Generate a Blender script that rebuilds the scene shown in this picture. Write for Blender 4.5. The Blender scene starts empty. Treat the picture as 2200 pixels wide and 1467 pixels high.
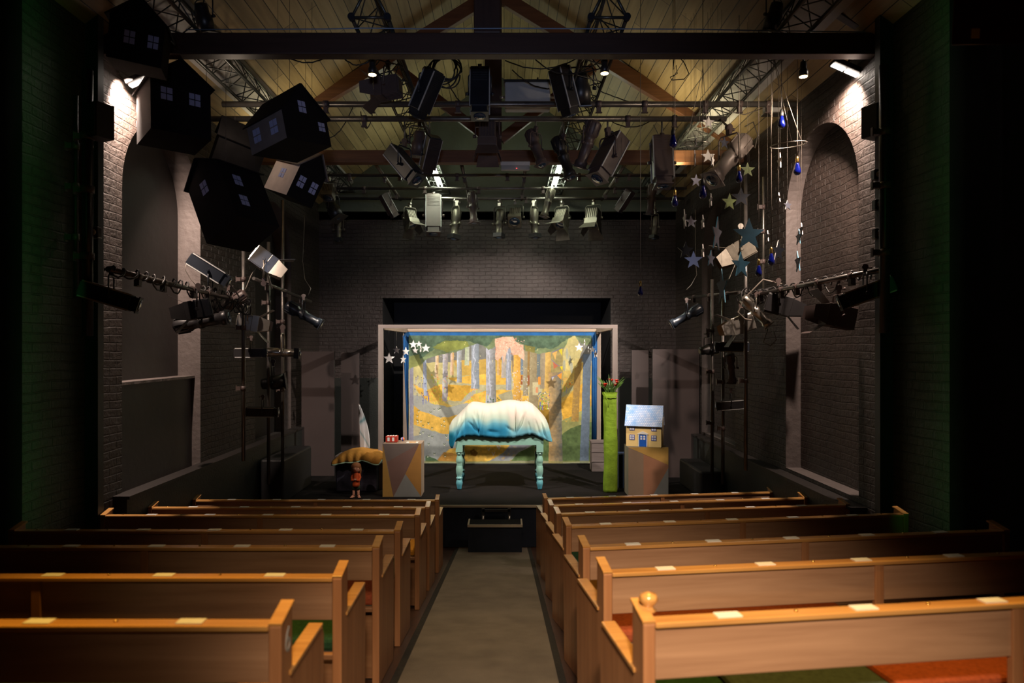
import bpy, math, random
import numpy as np
from mathutils import Vector, Matrix, Euler
random.seed(7)
R = math.radians
SC = bpy.context.scene
COL = SC.collection
F, CX, CY, CAMZ = 1467.0, 1083.0, 745.0, 3.05

def W(px, py, Y):
    """photo pixel + distance -> point in the room"""
    return Vector(((px - CX) * Y / F, Y, CAMZ + (CY - py) * Y / F))

# ------------------------------------------------------------------ mesh builder
class MB:
    def __init__(self):
        self.v = []; self.f = []; self.m = []; self.s = []
    def add(self, vs, fs, mi=0, smooth=False):
        b = len(self.v)
        self.v += [tuple(p) for p in vs]
        for f in fs:
            self.f.append([b + i for i in f]); self.m.append(mi); self.s.append(smooth)
        return self
    def box(self, c, s, rot=None, mi=0):
        c = Vector(c); hx, hy, hz = s[0] / 2, s[1] / 2, s[2] / 2
        vs = [Vector((x * hx, y * hy, z * hz)) for z in (-1, 1) for y in (-1, 1) for x in (-1, 1)]
        if rot is not None: vs = [rot @ p for p in vs]
        vs = [p + c for p in vs]
        return self.add(vs, [(0, 2, 3, 1), (4, 5, 7, 6), (0, 1, 5, 4), (2, 6, 7, 3), (0, 4, 6, 2), (1, 3, 7, 5)], mi)
    def tube(self, p0, p1, r, n=10, r2=None, mi=0, cap=True):
        return self.lathe(p0, Vector(p1) - Vector(p0), [(0, r), (1, r if r2 is None else r2)], n, mi, cap, True)
    def lathe(self, p0, ax, prof, n=16, mi=0, cap=True, unit=False):
        """prof: (t, r) along ax; t is a share of ax when unit else metres"""
        p0 = Vector(p0); ax = Vector(ax); L = ax.length
        if L < 1e-6: return self
        d = ax / L
        u = d.orthogonal().normalized(); w = d.cross(u)
        vs = []
        for t, r in prof:
            c = p0 + d * (t * L if unit else t)
            for k in range(n):
                a = 2 * math.pi * k / n
                vs.append(c + u * (r * math.cos(a)) + w * (r * math.sin(a)))
        fs = []
        for i in range(len(prof) - 1):
            for k in range(n):
                a, b = i * n + k, i * n + (k + 1) % n
                fs.append((a, b, b + n, a + n))
        self.add(vs, fs, mi, True)
        if cap:
            b = len(self.v) - len(vs)
            self.f.append([b + k for k in range(n)][::-1]); self.m.append(mi); self.s.append(False)
            self.f.append([b + (len(prof) - 1) * n + k for k in range(n)]); self.m.append(mi); self.s.append(False)
        return self
    def path(self, pts, r, n=6, mi=0):
        pts = [Vector(p) for p in pts]
        vs = []; fs = []
        u = None
        for i, p in enumerate(pts):
            d = (pts[min(i + 1, len(pts) - 1)] - pts[max(i - 1, 0)])
            if d.length < 1e-9: d = Vector((0, 0, 1))
            d.normalize()
            if u is None: u = d.orthogonal().normalized()
            u = (u - d * u.dot(d))
            if u.length < 1e-6: u = d.orthogonal()
            u.normalize(); w = d.cross(u)
            for k in range(n):
                a = 2 * math.pi * k / n
                vs.append(p + u * (r * math.cos(a)) + w * (r * math.sin(a)))
        for i in range(len(pts) - 1):
            for k in range(n):
                a, b = i * n + k, i * n + (k + 1) % n
                fs.append((a, b, b + n, a + n))
        fs.append(tuple(range(n))[::-1]); fs.append(tuple((len(pts) - 1) * n + k for k in range(n)))
        return self.add(vs, fs, mi, True)
    def prism(self, pts, d, mi=0):
        """pts: planar polygon (3D), extruded by vector d"""
        d = Vector(d); pts = [Vector(p) for p in pts]; n = len(pts)
        fs = [tuple(range(n))[::-1], tuple(range(n, 2 * n))]
        fs += [(i, (i + 1) % n, (i + 1) % n + n, i + n) for i in range(n)]
        return self.add(pts + [p + d for p in pts], fs, mi)
    def build(self, name, mat, parent=None, bevel=0, loc=None, rot=None):
        me = bpy.data.meshes.new(name)
        me.from_pydata(self.v, [], self.f)
        me.polygons.foreach_set('material_index', self.m)
        me.polygons.foreach_set('use_smooth', self.s)
        for m in (mat if isinstance(mat, (list, tuple)) else [mat]): me.materials.append(m)
        me.update()
        o = bpy.data.objects.new(name, me); COL.objects.link(o)
        if parent: o.parent = parent
        if loc is not None: o.location = loc
        if rot is not None: o.rotation_euler = rot
        if bevel:
            b = o.modifiers.new('bevel', 'BEVEL'); b.width = bevel; b.segments = 2; b.limit_method = 'ANGLE'
        return o

def tag(o, label, cat, group=None, kind=None):
    o['label'] = label; o['category'] = cat
    if group: o['group'] = group
    if kind: o['kind'] = kind
    return o
def thing(name, label, cat, loc=(0, 0, 0), rot=None, group=None):
    o = bpy.data.objects.new(name, None); COL.objects.link(o)
    o.empty_display_size = .1
    o.location = loc
    if rot is not None: o.rotation_euler = rot
    return tag(o, label, cat, group)
def struct(o):
    o['kind'] = 'structure'; return o
def copy_tree(o, parent=None):
    c = o.copy(); COL.objects.link(c)
    if parent: c.parent = parent
    for ch in list(o.children): copy_tree(ch, c)
    return c

# ------------------------------------------------------------------ materials
def lin(c):
    return tuple(x / 12.92 if x <= .04045 else ((x + .055) / 1.055) ** 2.4 for x in c)
def C8(r, g, b): return lin((r / 255, g / 255, b / 255))
def newmat(name):
    m = bpy.data.materials.new(name); m.use_nodes = True
    nt = m.node_tree
    return m, nt, nt.nodes['Principled BSDF']
def mat(name, col, rough=.6, metal=0., var=.15, scale=6., bump=0., bscale=40., spec=.5, emit=None, es=0, stretch=(1, 1, 1), alpha=None, trans=0, coat=0):
    m, nt, b = newmat(name)
    N, L = nt.nodes, nt.links
    b.inputs['Roughness'].default_value = rough; b.inputs['Metallic'].default_value = metal
    b.inputs['Specular IOR Level'].default_value = spec
    b.inputs['Transmission Weight'].default_value = trans
    b.inputs['Coat Weight'].default_value = coat
    tc = N.new('ShaderNodeTexCoord'); mp = N.new('ShaderNodeMapping'); mp.inputs['Scale'].default_value = stretch
    L.new(tc.outputs['Object'], mp.inputs['Vector'])
    no = N.new('ShaderNodeTexNoise'); no.inputs['Scale'].default_value = scale; no.inputs['Detail'].default_value = 6
    L.new(mp.outputs[0], no.inputs['Vector'])
    rp = N.new('ShaderNodeValToRGB'); L.new(no.outputs['Fac'], rp.inputs['Fac'])
    c = Vector(col)
    rp.color_ramp.elements[0].position = .3; rp.color_ramp.elements[1].position = .72
    rp.color_ramp.elements[0].color = (*(c * (1 - var)), 1); rp.color_ramp.elements[1].color = (*[min(1, x * (1 + var)) for x in c], 1)
    L.new(rp.outputs[0], b.inputs['Base Color'])
    if bump:
        n2 = N.new('ShaderNodeTexNoise'); n2.inputs['Scale'].default_value = bscale; n2.inputs['Detail'].default_value = 5
        L.new(mp.outputs[0], n2.inputs['Vector'])
        bp = N.new('ShaderNodeBump'); bp.inputs['Strength'].default_value = bump; bp.inputs['Distance'].default_value = .02
        L.new(n2.outputs['Fac'], bp.inputs['Height']); L.new(bp.outputs[0], b.inputs['Normal'])
    if emit:
        b.inputs['Emission Color'].default_value = (*emit, 1); b.inputs['Emission Strength'].default_value = es
    return m

def brick_mat(name, col, axes, bump=1.0, mortar=.6, rough=.5):
    m, nt, b = newmat(name); N, L = nt.nodes, nt.links
    tc = N.new('ShaderNodeTexCoord'); sp = N.new('ShaderNodeSeparateXYZ'); cb = N.new('ShaderNodeCombineXYZ')
    L.new(tc.outputs['Object'], sp.inputs[0])
    L.new(sp.outputs[axes[0]], cb.inputs[0]); L.new(sp.outputs[axes[1]], cb.inputs[1])
    nd = N.new('ShaderNodeTexNoise'); nd.inputs['Scale'].default_value = 2.2; nd.inputs['Detail'].default_value = 4
    L.new(tc.outputs['Object'], nd.inputs['Vector'])
    mx = N.new('ShaderNodeMix'); mx.data_type = 'VECTOR'; mx.inputs['Factor'].default_value = .045
    L.new(cb.outputs[0], mx.inputs[4]); L.new(nd.outputs['Color'], mx.inputs[5])
    br = N.new('ShaderNodeTexBrick'); br.inputs['Scale'].default_value = 1.0
    br.inputs['Brick Width'].default_value = .235; br.inputs['Row Height'].default_value = .078
    br.inputs['Mortar Size'].default_value = .009; br.inputs['Mortar Smooth'].default_value = .6; br.inputs['Bias'].default_value = 0
    br.inputs['Color1'].default_value = (.75, .75, .75, 1); br.inputs['Color2'].default_value = (1, 1, 1, 1); br.inputs['Mortar'].default_value = (0, 0, 0, 1)
    L.new(mx.outputs[1], br.inputs['Vector'])
    n2 = N.new('ShaderNodeTexNoise'); n2.inputs['Scale'].default_value = 14; n2.inputs['Detail'].default_value = 8; n2.inputs['Roughness'].default_value = .65
    L.new(tc.outputs['Object'], n2.inputs['Vector'])
    ma = N.new('ShaderNodeMath'); ma.operation = 'MULTIPLY_ADD'; ma.inputs[1].default_value = .9
    L.new(br.outputs['Color'], ma.inputs[0]); L.new(n2.outputs['Fac'], ma.inputs[2])
    bp = N.new('ShaderNodeBump'); bp.inputs['Strength'].default_value = bump; bp.inputs['Distance'].default_value = .030
    L.new(ma.outputs[0], bp.inputs['Height']); L.new(bp.outputs[0], b.inputs['Normal'])
    n3 = N.new('ShaderNodeTexNoise'); n3.inputs['Scale'].default_value = 1.3; n3.inputs['Detail'].default_value = 6
    L.new(tc.outputs['Object'], n3.inputs['Vector'])
    rp = N.new('ShaderNodeValToRGB'); L.new(n3.outputs['Fac'], rp.inputs['Fac'])
    c = Vector(col); rp.color_ramp.elements[0].position = .35; rp.color_ramp.elements[1].position = .7
    rp.color_ramp.elements[0].color = (*(c * .75), 1); rp.color_ramp.elements[1].color = (*(c * 1.25), 1)
    L.new(rp.outputs[0], b.inputs['Base Color']); b.inputs['Roughness'].default_value = rough
    b.inputs['Specular IOR Level'].default_value = .4
    return m

def wood_mat(name, c1, c2, axis='X', rough=.35, scale=2.2, coat=0., spec=.5):
    """grain runs along axis"""
    m, nt, b = newmat(name); N, L = nt.nodes, nt.links
    tc = N.new('ShaderNodeTexCoord'); mp = N.new('ShaderNodeMapping')
    s = {'X': (.5, 9, 9), 'Y': (9, .5, 9), 'Z': (9, 9, .5)}[axis]
    mp.inputs['Scale'].default_value = s
    L.new(tc.outputs['Object'], mp.inputs['Vector'])
    no = N.new('ShaderNodeTexNoise'); no.inputs['Scale'].default_value = scale; no.inputs['Detail'].default_value = 8; no.inputs['Roughness'].default_value = .6; no.inputs['Distortion'].default_value = .6
    L.new(mp.outputs[0], no.inputs['Vector'])
    rp = N.new('ShaderNodeValToRGB'); L.new(no.outputs['Fac'], rp.inputs['Fac'])
    rp.color_ramp.elements[0].position = .3; rp.color_ramp.elements[1].position = .7
    rp.color_ramp.elements[0].color = (*c1, 1); rp.color_ramp.elements[1].color = (*c2, 1)
    L.new(rp.outputs[0], b.inputs['Base Color'])
    b.inputs['Roughness'].default_value = rough; b.inputs['Coat Weight'].default_value = coat; b.inputs['Coat Roughness'].default_value = .25
    b.inputs['Specular IOR Level'].default_value = spec
    bp = N.new('ShaderNodeBump'); bp.inputs['Strength'].default_value = .15; bp.inputs['Distance'].default_value = .005
    L.new(no.outputs['Fac'], bp.inputs['Height']); L.new(bp.outputs[0], b.inputs['Normal'])
    return m

def board_mat(name, c1, c2):
    """roof boarding: long boards along Y, laid side by side down the slope"""
    m, nt, b = newmat(name); N, L = nt.nodes, nt.links
    tc = N.new('ShaderNodeTexCoord'); sp = N.new('ShaderNodeSeparateXYZ'); cb = N.new('ShaderNodeCombineXYZ')
    L.new(tc.outputs['Object'], sp.inputs[0]); L.new(sp.outputs[1], cb.inputs[0]); L.new(sp.outputs[0], cb.inputs[1])
    br = N.new('ShaderNodeTexBrick'); br.inputs['Brick Width'].default_value = 2.3; br.inputs['Row Height'].default_value = .135
    br.inputs['Mortar Size'].default_value = .004; br.inputs['Scale'].default_value = 1; br.offset = .37
    br.inputs['Color1'].default_value = (0, 0, 0, 1); br.inputs['Color2'].default_value = (1, 1, 1, 1); br.inputs['Mortar'].default_value = (.5, .5, .5, 1)
    L.new(cb.outputs[0], br.inputs['Vector'])
    mp = N.new('ShaderNodeMapping'); mp.inputs['Scale'].default_value = (9, .7, 9); L.new(tc.outputs['Object'], mp.inputs['Vector'])
    no = N.new('ShaderNodeTexNoise'); no.inputs['Scale'].default_value = 2; no.inputs['Detail'].default_value = 8; L.new(mp.outputs[0], no.inputs['Vector'])
    mi = N.new('ShaderNodeMath'); mi.operation = 'MULTIPLY_ADD'; mi.inputs[1].default_value = .42; L.new(br.outputs['Color'], mi.inputs[0])
    m2 = N.new('ShaderNodeMath'); m2.operation = 'MULTIPLY'; m2.inputs[1].default_value = .75; L.new(no.outputs['Fac'], m2.inputs[0]); L.new(m2.outputs[0], mi.inputs[2])
    rp = N.new('ShaderNodeValToRGB'); rp.color_ramp.elements[0].position = .2; rp.color_ramp.elements[1].position = .85
    rp.color_ramp.elements[0].color = (*c1, 1); rp.color_ramp.elements[1].color = (*c2, 1); L.new(mi.outputs[0], rp.inputs['Fac'])
    mx = N.new('ShaderNodeMix'); mx.data_type = 'RGBA'; mx.inputs[7].default_value = (.012, .009, .005, 1)
    L.new(br.outputs['Fac'], mx.inputs['Factor']); L.new(rp.outputs[0], mx.inputs[6]); L.new(mx.outputs[2], b.inputs['Base Color'])
    bp = N.new('ShaderNodeBump'); bp.invert = True; bp.inputs['Strength'].default_value = .6; bp.inputs['Distance'].default_value = .01
    L.new(br.outputs['Fac'], bp.inputs['Height']); L.new(bp.outputs[0], b.inputs['Normal'])
    b.inputs['Roughness'].default_value = .55
    return m

def vcol_mat(name, rough=.85, bump=.3, bscale=60, spec=.2, layer='paint'):
    m, nt, b = newmat(name); N, L = nt.nodes, nt.links
    a = N.new('ShaderNodeVertexColor'); a.layer_name = layer
    L.new(a.outputs[0], b.inputs['Base Color']); b.inputs['Roughness'].default_value = rough; b.inputs['Specular IOR Level'].default_value = spec
    tc = N.new('ShaderNodeTexCoord'); n2 = N.new('ShaderNodeTexNoise'); n2.inputs['Scale'].default_value = bscale; n2.inputs['Detail'].default_value = 4
    L.new(tc.outputs['Object'], n2.inputs['Vector'])
    bp = N.new('ShaderNodeBump'); bp.inputs['Strength'].default_value = bump; bp.inputs['Distance'].default_value = .006
    L.new(n2.outputs['Fac'], bp.inputs['Height']); L.new(bp.outputs[0], b.inputs['Normal'])
    return m

M = {}
M['brickL'] = brick_mat('painted_brick_side', (.036, .026, .022), (1, 2), 1.0)
M['brickB'] = brick_mat('painted_brick_back', (.050, .037, .035), (0, 2), .8)
M['plaster'] = mat('dark_plaster', (.018, .0145, .0135), .55, var=.12, scale=1.5, bump=.15, bscale=9)
M['jamb'] = mat('reveal_plaster', (.10, .083, .078), .6, var=.12, scale=4, bump=.5, bscale=14)
M['upper'] = mat('upper_wall_grey', (.075, .082, .062), .7, var=.15, scale=2, bump=.3, bscale=10)
M['dado'] = mat('dado_dark', (.016, .018, .016), .55, var=.2, scale=2, bump=.2)
M['ceiling'] = board_mat('roof_boards', (.14, .095, .040), (.34, .25, .12))
M['beam'] = wood_mat('stained_beam', (.10, .040, .018), (.17, .075, .032), 'X', .45)
M['beamdark'] = wood_mat('dark_beam', (.028, .014, .011), (.045, .023, .017), 'X', .5)
M['post'] = wood_mat('dark_king_post', (.028, .014, .011), (.045, .023, .017), 'Z', .5)
M['black'] = mat('black_paint', (.010, .010, .011), .55, var=.2)
M['blackmetal'] = mat('black_metal', (.016, .015, .016), .38, var=.2, spec=.6)
M['bluemetal'] = mat('blue_black_metal', (.012, .016, .024), .35, var=.2, spec=.6)
M['brownmetal'] = mat('brown_grey_metal', (.085, .060, .055), .45, var=.12, spec=.5)
M['olive'] = mat('worn_grey_metal', (.15, .135, .105), .42, metal=.5, var=.25, scale=14)
M['silver'] = mat('bare_metal', (.48, .45, .40), .3, metal=.9, var=.12)
M['steel'] = mat('steel_tube', (.13, .12, .11), .32, metal=.6, var=.2, scale=8)
M['trussmetal'] = mat('truss_metal', (.06, .065, .06), .35, metal=.5, var=.2)
M['drape'] = mat('drape_serge', (.006, .006, .006), .98, var=.2, spec=.05)
M['cable'] = mat('black_cable', (.012, .011, .011), .5, var=.1)
M['greycable'] = mat('grey_cable', (.22, .19, .16), .5, var=.1)
M['white'] = mat('white_plastic', (.7, .7, .68), .45, var=.04)
M['greybox'] = mat('grey_enamel', (.42, .43, .42), .45, var=.08, scale=9)
M['lens'] = mat('blue_lens', (.02, .05, .09), .08, var=.1, spec=1.0, coat=1)
M['glow'] = mat('lit_lamp', (1, .8, .4), .4, emit=(1.0, .72, .30), es=25)
M['floodglow'] = mat('flood_tube', (1, .9, .8), .4, emit=(1.0, .86, .74), es=40)
M['tubeglow'] = mat('fluorescent_tube', (1, 1, .9), .4, emit=(.95, 1.0, .80), es=24)
M['pewback'] = wood_mat('pew_board', (.28, .15, .082), (.43, .25, .145), 'X', .38, 1.6, coat=.15)
M['pewpost'] = wood_mat('pew_end_wood', (.30, .13, .055), (.44, .21, .095), 'Z', .38, 2)
M['pewrail'] = wood_mat('pew_rail_varnish', (.42, .20, .06), (.62, .33, .10), 'X', .22, 2, coat=.4)
M['pewseat'] = wood_mat('pew_seat_wood', (.22, .10, .045), (.34, .17, .08), 'X', .4)
M['brass'] = mat('brass', (.75, .50, .16), .25, metal=1)
M['plate'] = mat('seat_plate', (.75, .74, .68), .4, var=.05)
M['green_pad'] = mat('green_fabric', (.018, .055, .026), .95, var=.25, scale=60, spec=.1)
M['rust_pad'] = mat('rust_fabric', (.28, .065, .028), .95, var=.2, scale=60, spec=.1)
M['ochre_pad'] = mat('ochre_fabric', (.55, .24, .03), .9, var=.15, scale=60, spec=.1)
M['teal_pad'] = mat('grey_green_fabric', (.05, .07, .06), .95, var=.2, scale=60, spec=.1)
M['carpet'] = mat('aisle_carpet', (.19, .16, .125), 1, var=.16, scale=4, bump=.6, bscale=160, spec=.1)
M['carpetedge'] = mat('carpet_binding', (.035, .032, .028), .9, var=.2, scale=30, spec=.1)
M['floorwood'] = wood_mat('dark_floorboards', (.035, .018, .012), (.075, .035, .022), 'Y', .35)
M['stagefloor'] = mat('stage_black_floor', (.0065, .005, .005), .85, var=.3, scale=3, spec=.15)
M['stagefront'] = mat('stage_front_cloth', (.014, .018, .028), .8, var=.2, scale=6, spec=.2)
M['lip'] = wood_mat('bare_wood_lip', (.32, .26, .18), (.5, .42, .30), 'X', .5)

# ------------------------------------------------------------------ camera
cam = bpy.data.cameras.new('camera'); co = bpy.data.objects.new('camera', cam); COL.objects.link(co)
co.location = (0, 0, CAMZ); co.rotation_euler = (R(90), 0, 0)
cam.sensor_width = 36; cam.lens = 36 * F / 2200
cam.shift_x = (1100 - CX) / 2200; cam.shift_y = (CY - 733.5) / 2200
cam.clip_end = 60; cam.clip_start = .05
cam.dof.use_dof = True; cam.dof.focus_distance = 8.6; cam.dof.aperture_fstop = 1.6
SC.camera = co

# ------------------------------------------------------------------ the room
XL, XR, YB = -3.9, 3.62, 14.4      # wall planes
XM = (XL + XR) / 2
SLOPE = .73; APEX = CAMZ + 5.75
def roofz(x): return APEX - SLOPE * abs(x - XM)
def ramp(y): return .1486 * max(0, 10.38 - y)
def side_wall(name, xf, sgn, depth, lower):
    """one long wall with blind arches; sgn = outward direction"""
    mb = MB(); xb = xf + sgn * depth; top = roofz(xf) + .06
    def q(a, b, c, d, mi=0): mb.add([a, b, c, d], [(0, 1, 2, 3)] if sgn > 0 else [(3, 2, 1, 0)], mi)
    def rect(y0, y1, z0, z1, x=xf, mi=0):
        if y1 - y0 > 1e-6 and z1 - z0 > 1e-6: q((x, y0, z0), (x, y0, z1), (x, y1, z1), (x, y1, z0), mi)
    arches = [(7.87, .90, 4.69), (11.6, .90, 4.60)]
    y = -2.0
    for yc, r, zs in arches:
        rect(y, yc - r, -.5, top)
        rect(yc - r, yc + r, -.5, 1.5)
        n = 24; ys = [yc - r * math.cos(math.pi * i / n) for i in range(n + 1)]
        zz = [zs + r * math.sin(math.pi * i / n) for i in range(n + 1)]
        for i in range(n):
            q((xf, ys[i], zz[i]), (xf, ys[i], top), (xf, ys[i + 1], top), (xf, ys[i + 1], zz[i + 1]))
            q((xf, ys[i], zz[i]), (xf, ys[i + 1], zz[i + 1]), (xb, ys[i + 1], zz[i + 1]), (xb, ys[i], zz[i]), 1)
        q((xf, yc - r, 1.5), (xf, yc - r, zs), (xb, yc - r, zs), (xb, yc - r, 1.5), 1)
        q((xf, yc + r, zs), (xf, yc + r, 1.5), (xb, yc + r, 1.5), (xb, yc + r, zs), 1)
        q((xf, yc - r, 1.5), (xb, yc - r, 1.5), (xb, yc + r, 1.5), (xf, yc + r, 1.5), 1)
        rect(yc - r - .1, yc + r + .1, 1.4, zs + r + .1, xb, 2)
        y = yc + r
    rect(y, YB + .1, -.5, top)
    # thickness behind the face
    mb.add([(xf + sgn * .45, -2, -.5), (xf + sgn * .45, YB + .1, -.5), (xf + sgn * .45, YB + .1, top), (xf + sgn * .45, -2, top)], [(0, 1, 2, 3)], 0)
    mb.add([(xf, -2, top), (xf, YB + .1, top), (xf + sgn * .45, YB + .1, top), (xf + sgn * .45, -2, top)], [(0, 1, 2, 3)], 0)
    o = struct(mb.build(name, [M['brickL'], M['jamb'], lower]))
    return o
side_wall('wall_left', XL, -1, .29, M['plaster'])
side_wall('wall_right', XR, 1, .19, M['brickL'])
# lower infill panel of the left recess and its sill
mb = MB(); mb.box((XL - .29 + .09, 7.87, (1.5 + 2.65) / 2), (.18, 1.8, 2.65 - 1.5))
struct(mb.build('wall_infill', M['plaster']))
mb = MB(); mb.box((XL - .29 + .11, 7.87, 2.665), (.22, 1.8, .03))
struct(mb.build('trim_1', M['jamb']))
# black stanchions at the near beam, added to stop the green light
for k, (x, s) in enumerate(((XL, -1), (XR, 1))):
    mb = MB(); mb.box((x - s * .03, 6.40, 2.9), (.18, .09, 6.6))
    struct(mb.build('wall_stanchion', M['black']))
# ledges (wainscot) along both walls
for k, (x, s, z) in enumerate(((XL, -1, 1.53), (XR, 1, 1.42))):
    mb = MB(); mb.box((x - s * .06, 10.6, z / 2 - .1), (.14, 7.55, z + .2)); mb.box((x - s * .08, 10.6, z + .015), (.18, 7.6, .03), mi=1)
    struct(mb.build('wall_ledge', [M['dado'], M['plaster']]))
# back wall with the opening
OX0, OX1, OZ = (822 - CX) * YB / F, (1312 - CX) * YB / F, CAMZ + 105 * YB / F
mb = MB()
def qb(x0, x1, z0, z1, mi=0, y=YB): mb.add([(x0, y, z0), (x1, y, z0), (x1, y, z1), (x0, y, z1)], [(0, 1, 2, 3)], mi)
DZ, UZ = CAMZ - 67 * YB / F, CAMZ + 292 * YB / F
for x0, x1 in ((XL - .45, OX0), (OX1, XR + .45)):
    qb(x0, x1, -.2, DZ, 1); qb(x0, x1, DZ, OZ)
qb(XL - .45, XR + .45, OZ, UZ)
zt = roofz(XL - .45)
mb.add([(XL - .45, YB, UZ), (XR + .45, YB, UZ), (XR + .45, YB, roofz(XR + .45)), (XM, YB, APEX), (XL - .45, YB, zt)], [(0, 1, 2, 3, 4)], 2)
# jambs and head of the opening, and the dark space behind it
yb2 = YB + 1.5
mb.add([(OX0, YB, 0), (OX0, yb2, 0), (OX0, yb2, OZ), (OX0, YB, OZ)], [(0, 1, 2, 3)], 3)
mb.add([(OX1, YB, 0), (OX1, yb2, 0), (OX1, yb2, OZ), (OX1, YB, OZ)], [(3, 2, 1, 0)], 3)
mb.add([(OX0, YB, OZ), (OX1, YB, OZ), (OX1, yb2, OZ), (OX0, yb2, OZ)], [(3, 2, 1, 0)], 3)
mb.add([(OX0, yb2, 0), (OX1, yb2, 0), (OX1, yb2, OZ), (OX0, yb2, OZ)], [(0, 1, 2, 3)], 3)
struct(mb.build('wall_back', [M['brickB'], M['dado'], M['upper'], M['black']]))
mb = MB(); mb.box((XM, YB - .05, UZ), (XR - XL, .10, .06)); struct(mb.build('trim_2', M['upper']))
# near (unseen) end wall behind the seats
mb = MB(); mb.box((XM, -2.05, 3.8), (8.4, .1, 8.6)); struct(mb.build('wall_front', M['black']))
# roof
for s in (-1, 1):
    xe = XM + s * 4.3
    mb = MB(); mb.prism([(XM, -2, APEX), (xe, -2, APEX - SLOPE * 4.3), (xe, -2, APEX - SLOPE * 4.3 + .1), (XM, -2, APEX + .1)], (0, YB + 2.1, 0))
    struct(mb.build('ceiling', M['ceiling']))
# pale purlins low on each slope
M['purlin'] = mat('pale_purlin', (.33, .32, .31), .6, var=.1)
for k, (x0, x1) in enumerate(((XL + .38, XL + .72), (XR - .72, XR - .38))):
    z0, z1 = roofz(x0) - .03, roofz(x1) - .03
    mb = MB(); mb.prism([(x0, 3, z0), (x1, 3, z1), (x1, 3, z1 - .05), (x0, 3, z0 - .05)], (0, YB - 3, 0))
    o = struct(mb.build('trim_%d' % (3 + k), M['purlin']))
# roof trusses: tie beam, king post, rafters, struts
def roof_truss(n, Y, mats, th, zb, zt_, struts=True):
    e = bpy.data.objects.new('trim_%d' % n, None); COL.objects.link(e); e['kind'] = 'structure'; e.location = (0, Y, 0)
    z0, z1 = CAMZ + zb, CAMZ + zt_
    MB().box((XM, 0, (z0 + z1) / 2), (XR - XL + .3, th, z1 - z0)).build('tie_beam', mats[0], e, .01)
    MB().box((-.165, 0, (z1 + APEX - .2) / 2), (.26, th * .9, APEX - .2 - z1)).build('king_post', mats[1], e, .008)
    for s in (-1, 1):
        a = Vector((XM + s * 3.75, -th * .35, z1 - .02)); b = Vector((XM + s * .08, -th * .35, z1 + .61 * 3.67))
        nrm = Vector((s * .61, 0, 1)).normalized() * .2
        MB().prism([a, b, b + nrm, a + nrm], (0, th * .7, 0)).build('rafter', mats[0], e, .006)
        if not struts: continue
        a = Vector((XM + s * .13, -th * .3, z1 + .12)); b = Vector((XM + s * 1.55, -th * .3, z1 + .12 + 1.42 * .78))
        nrm = Vector((-s * .78, 0, 1)).normalized() * .14
        MB().prism([a, b, b + nrm, a + nrm], (0, th * .6, 0)).build('strut', mats[0], e, .006)
    return e
roof_truss(5, 6.69, (M['beamdark'], M['post']), .14, 2.84, 3.05, False)
roof_truss(6, 10.38, (M['beam'], M['post']), .16, 2.78, 2.97)
# floor: raked auditorium, then level
mb = MB()
mb.add([(-4.4, -2, ramp(-2)), (4.1, -2, ramp(-2)), (4.1, 10.38, 0), (-4.4, 10.38, 0)], [(0, 1, 2, 3)])
mb.add([(-4.4, 10.38, 0), (4.1, 10.38, 0), (4.1, 16, 0), (-4.4, 16, 0)], [(0, 1, 2, 3)])
mb.add([(-4.4, -2, -.4), (4.1, -2, -.4), (4.1, 16, -.4), (-4.4, 16, -.4)], [(3, 2, 1, 0)])
struct(mb.build('floor', M['floorwood']))
SZ = .644
mb = MB(); mb.box((XM, (10.38 + 16) / 2, SZ / 2 + .005), (XR - XL, 5.62, SZ - .01)); 
for f in range(len(mb.f)): mb.m[f] = 0
mb.m[2] = 1
struct(mb.build('floor_stage', [M['stagefloor'], M['stagefront']]))
mb = MB(); mb.box((XM, 10.372, SZ - .014), (XR - XL, .03, .034)); struct(mb.build('trim_7', M['lip']))
# carpet runner on the ramp
def on_ramp(x, y, h=0): return (x, y, ramp(y) + h)
e = thing('carpet_runner', 'long brown carpet runner down the middle aisle with dark bound edges', 'carpet')
mb = MB(); xs = (-.68, .35)
mb.prism([on_ramp(xs[0], .3, .004), on_ramp(xs[1], .3, .004), on_ramp(xs[1], 10.3, .004), on_ramp(xs[0], 10.3, .004)], (0, 0, .008)); mb.build('pile', M['carpet'], e)
for x0, x1 in ((-.73, -.68), (.35, .40)):
    MB().prism([on_ramp(x0, .3, .004), on_ramp(x1, .3, .004), on_ramp(x1, 10.3, .004), on_ramp(x0, 10.3, .004)], (0, 0, .011)).build('edge_binding', M['carpetedge'], e)
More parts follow.
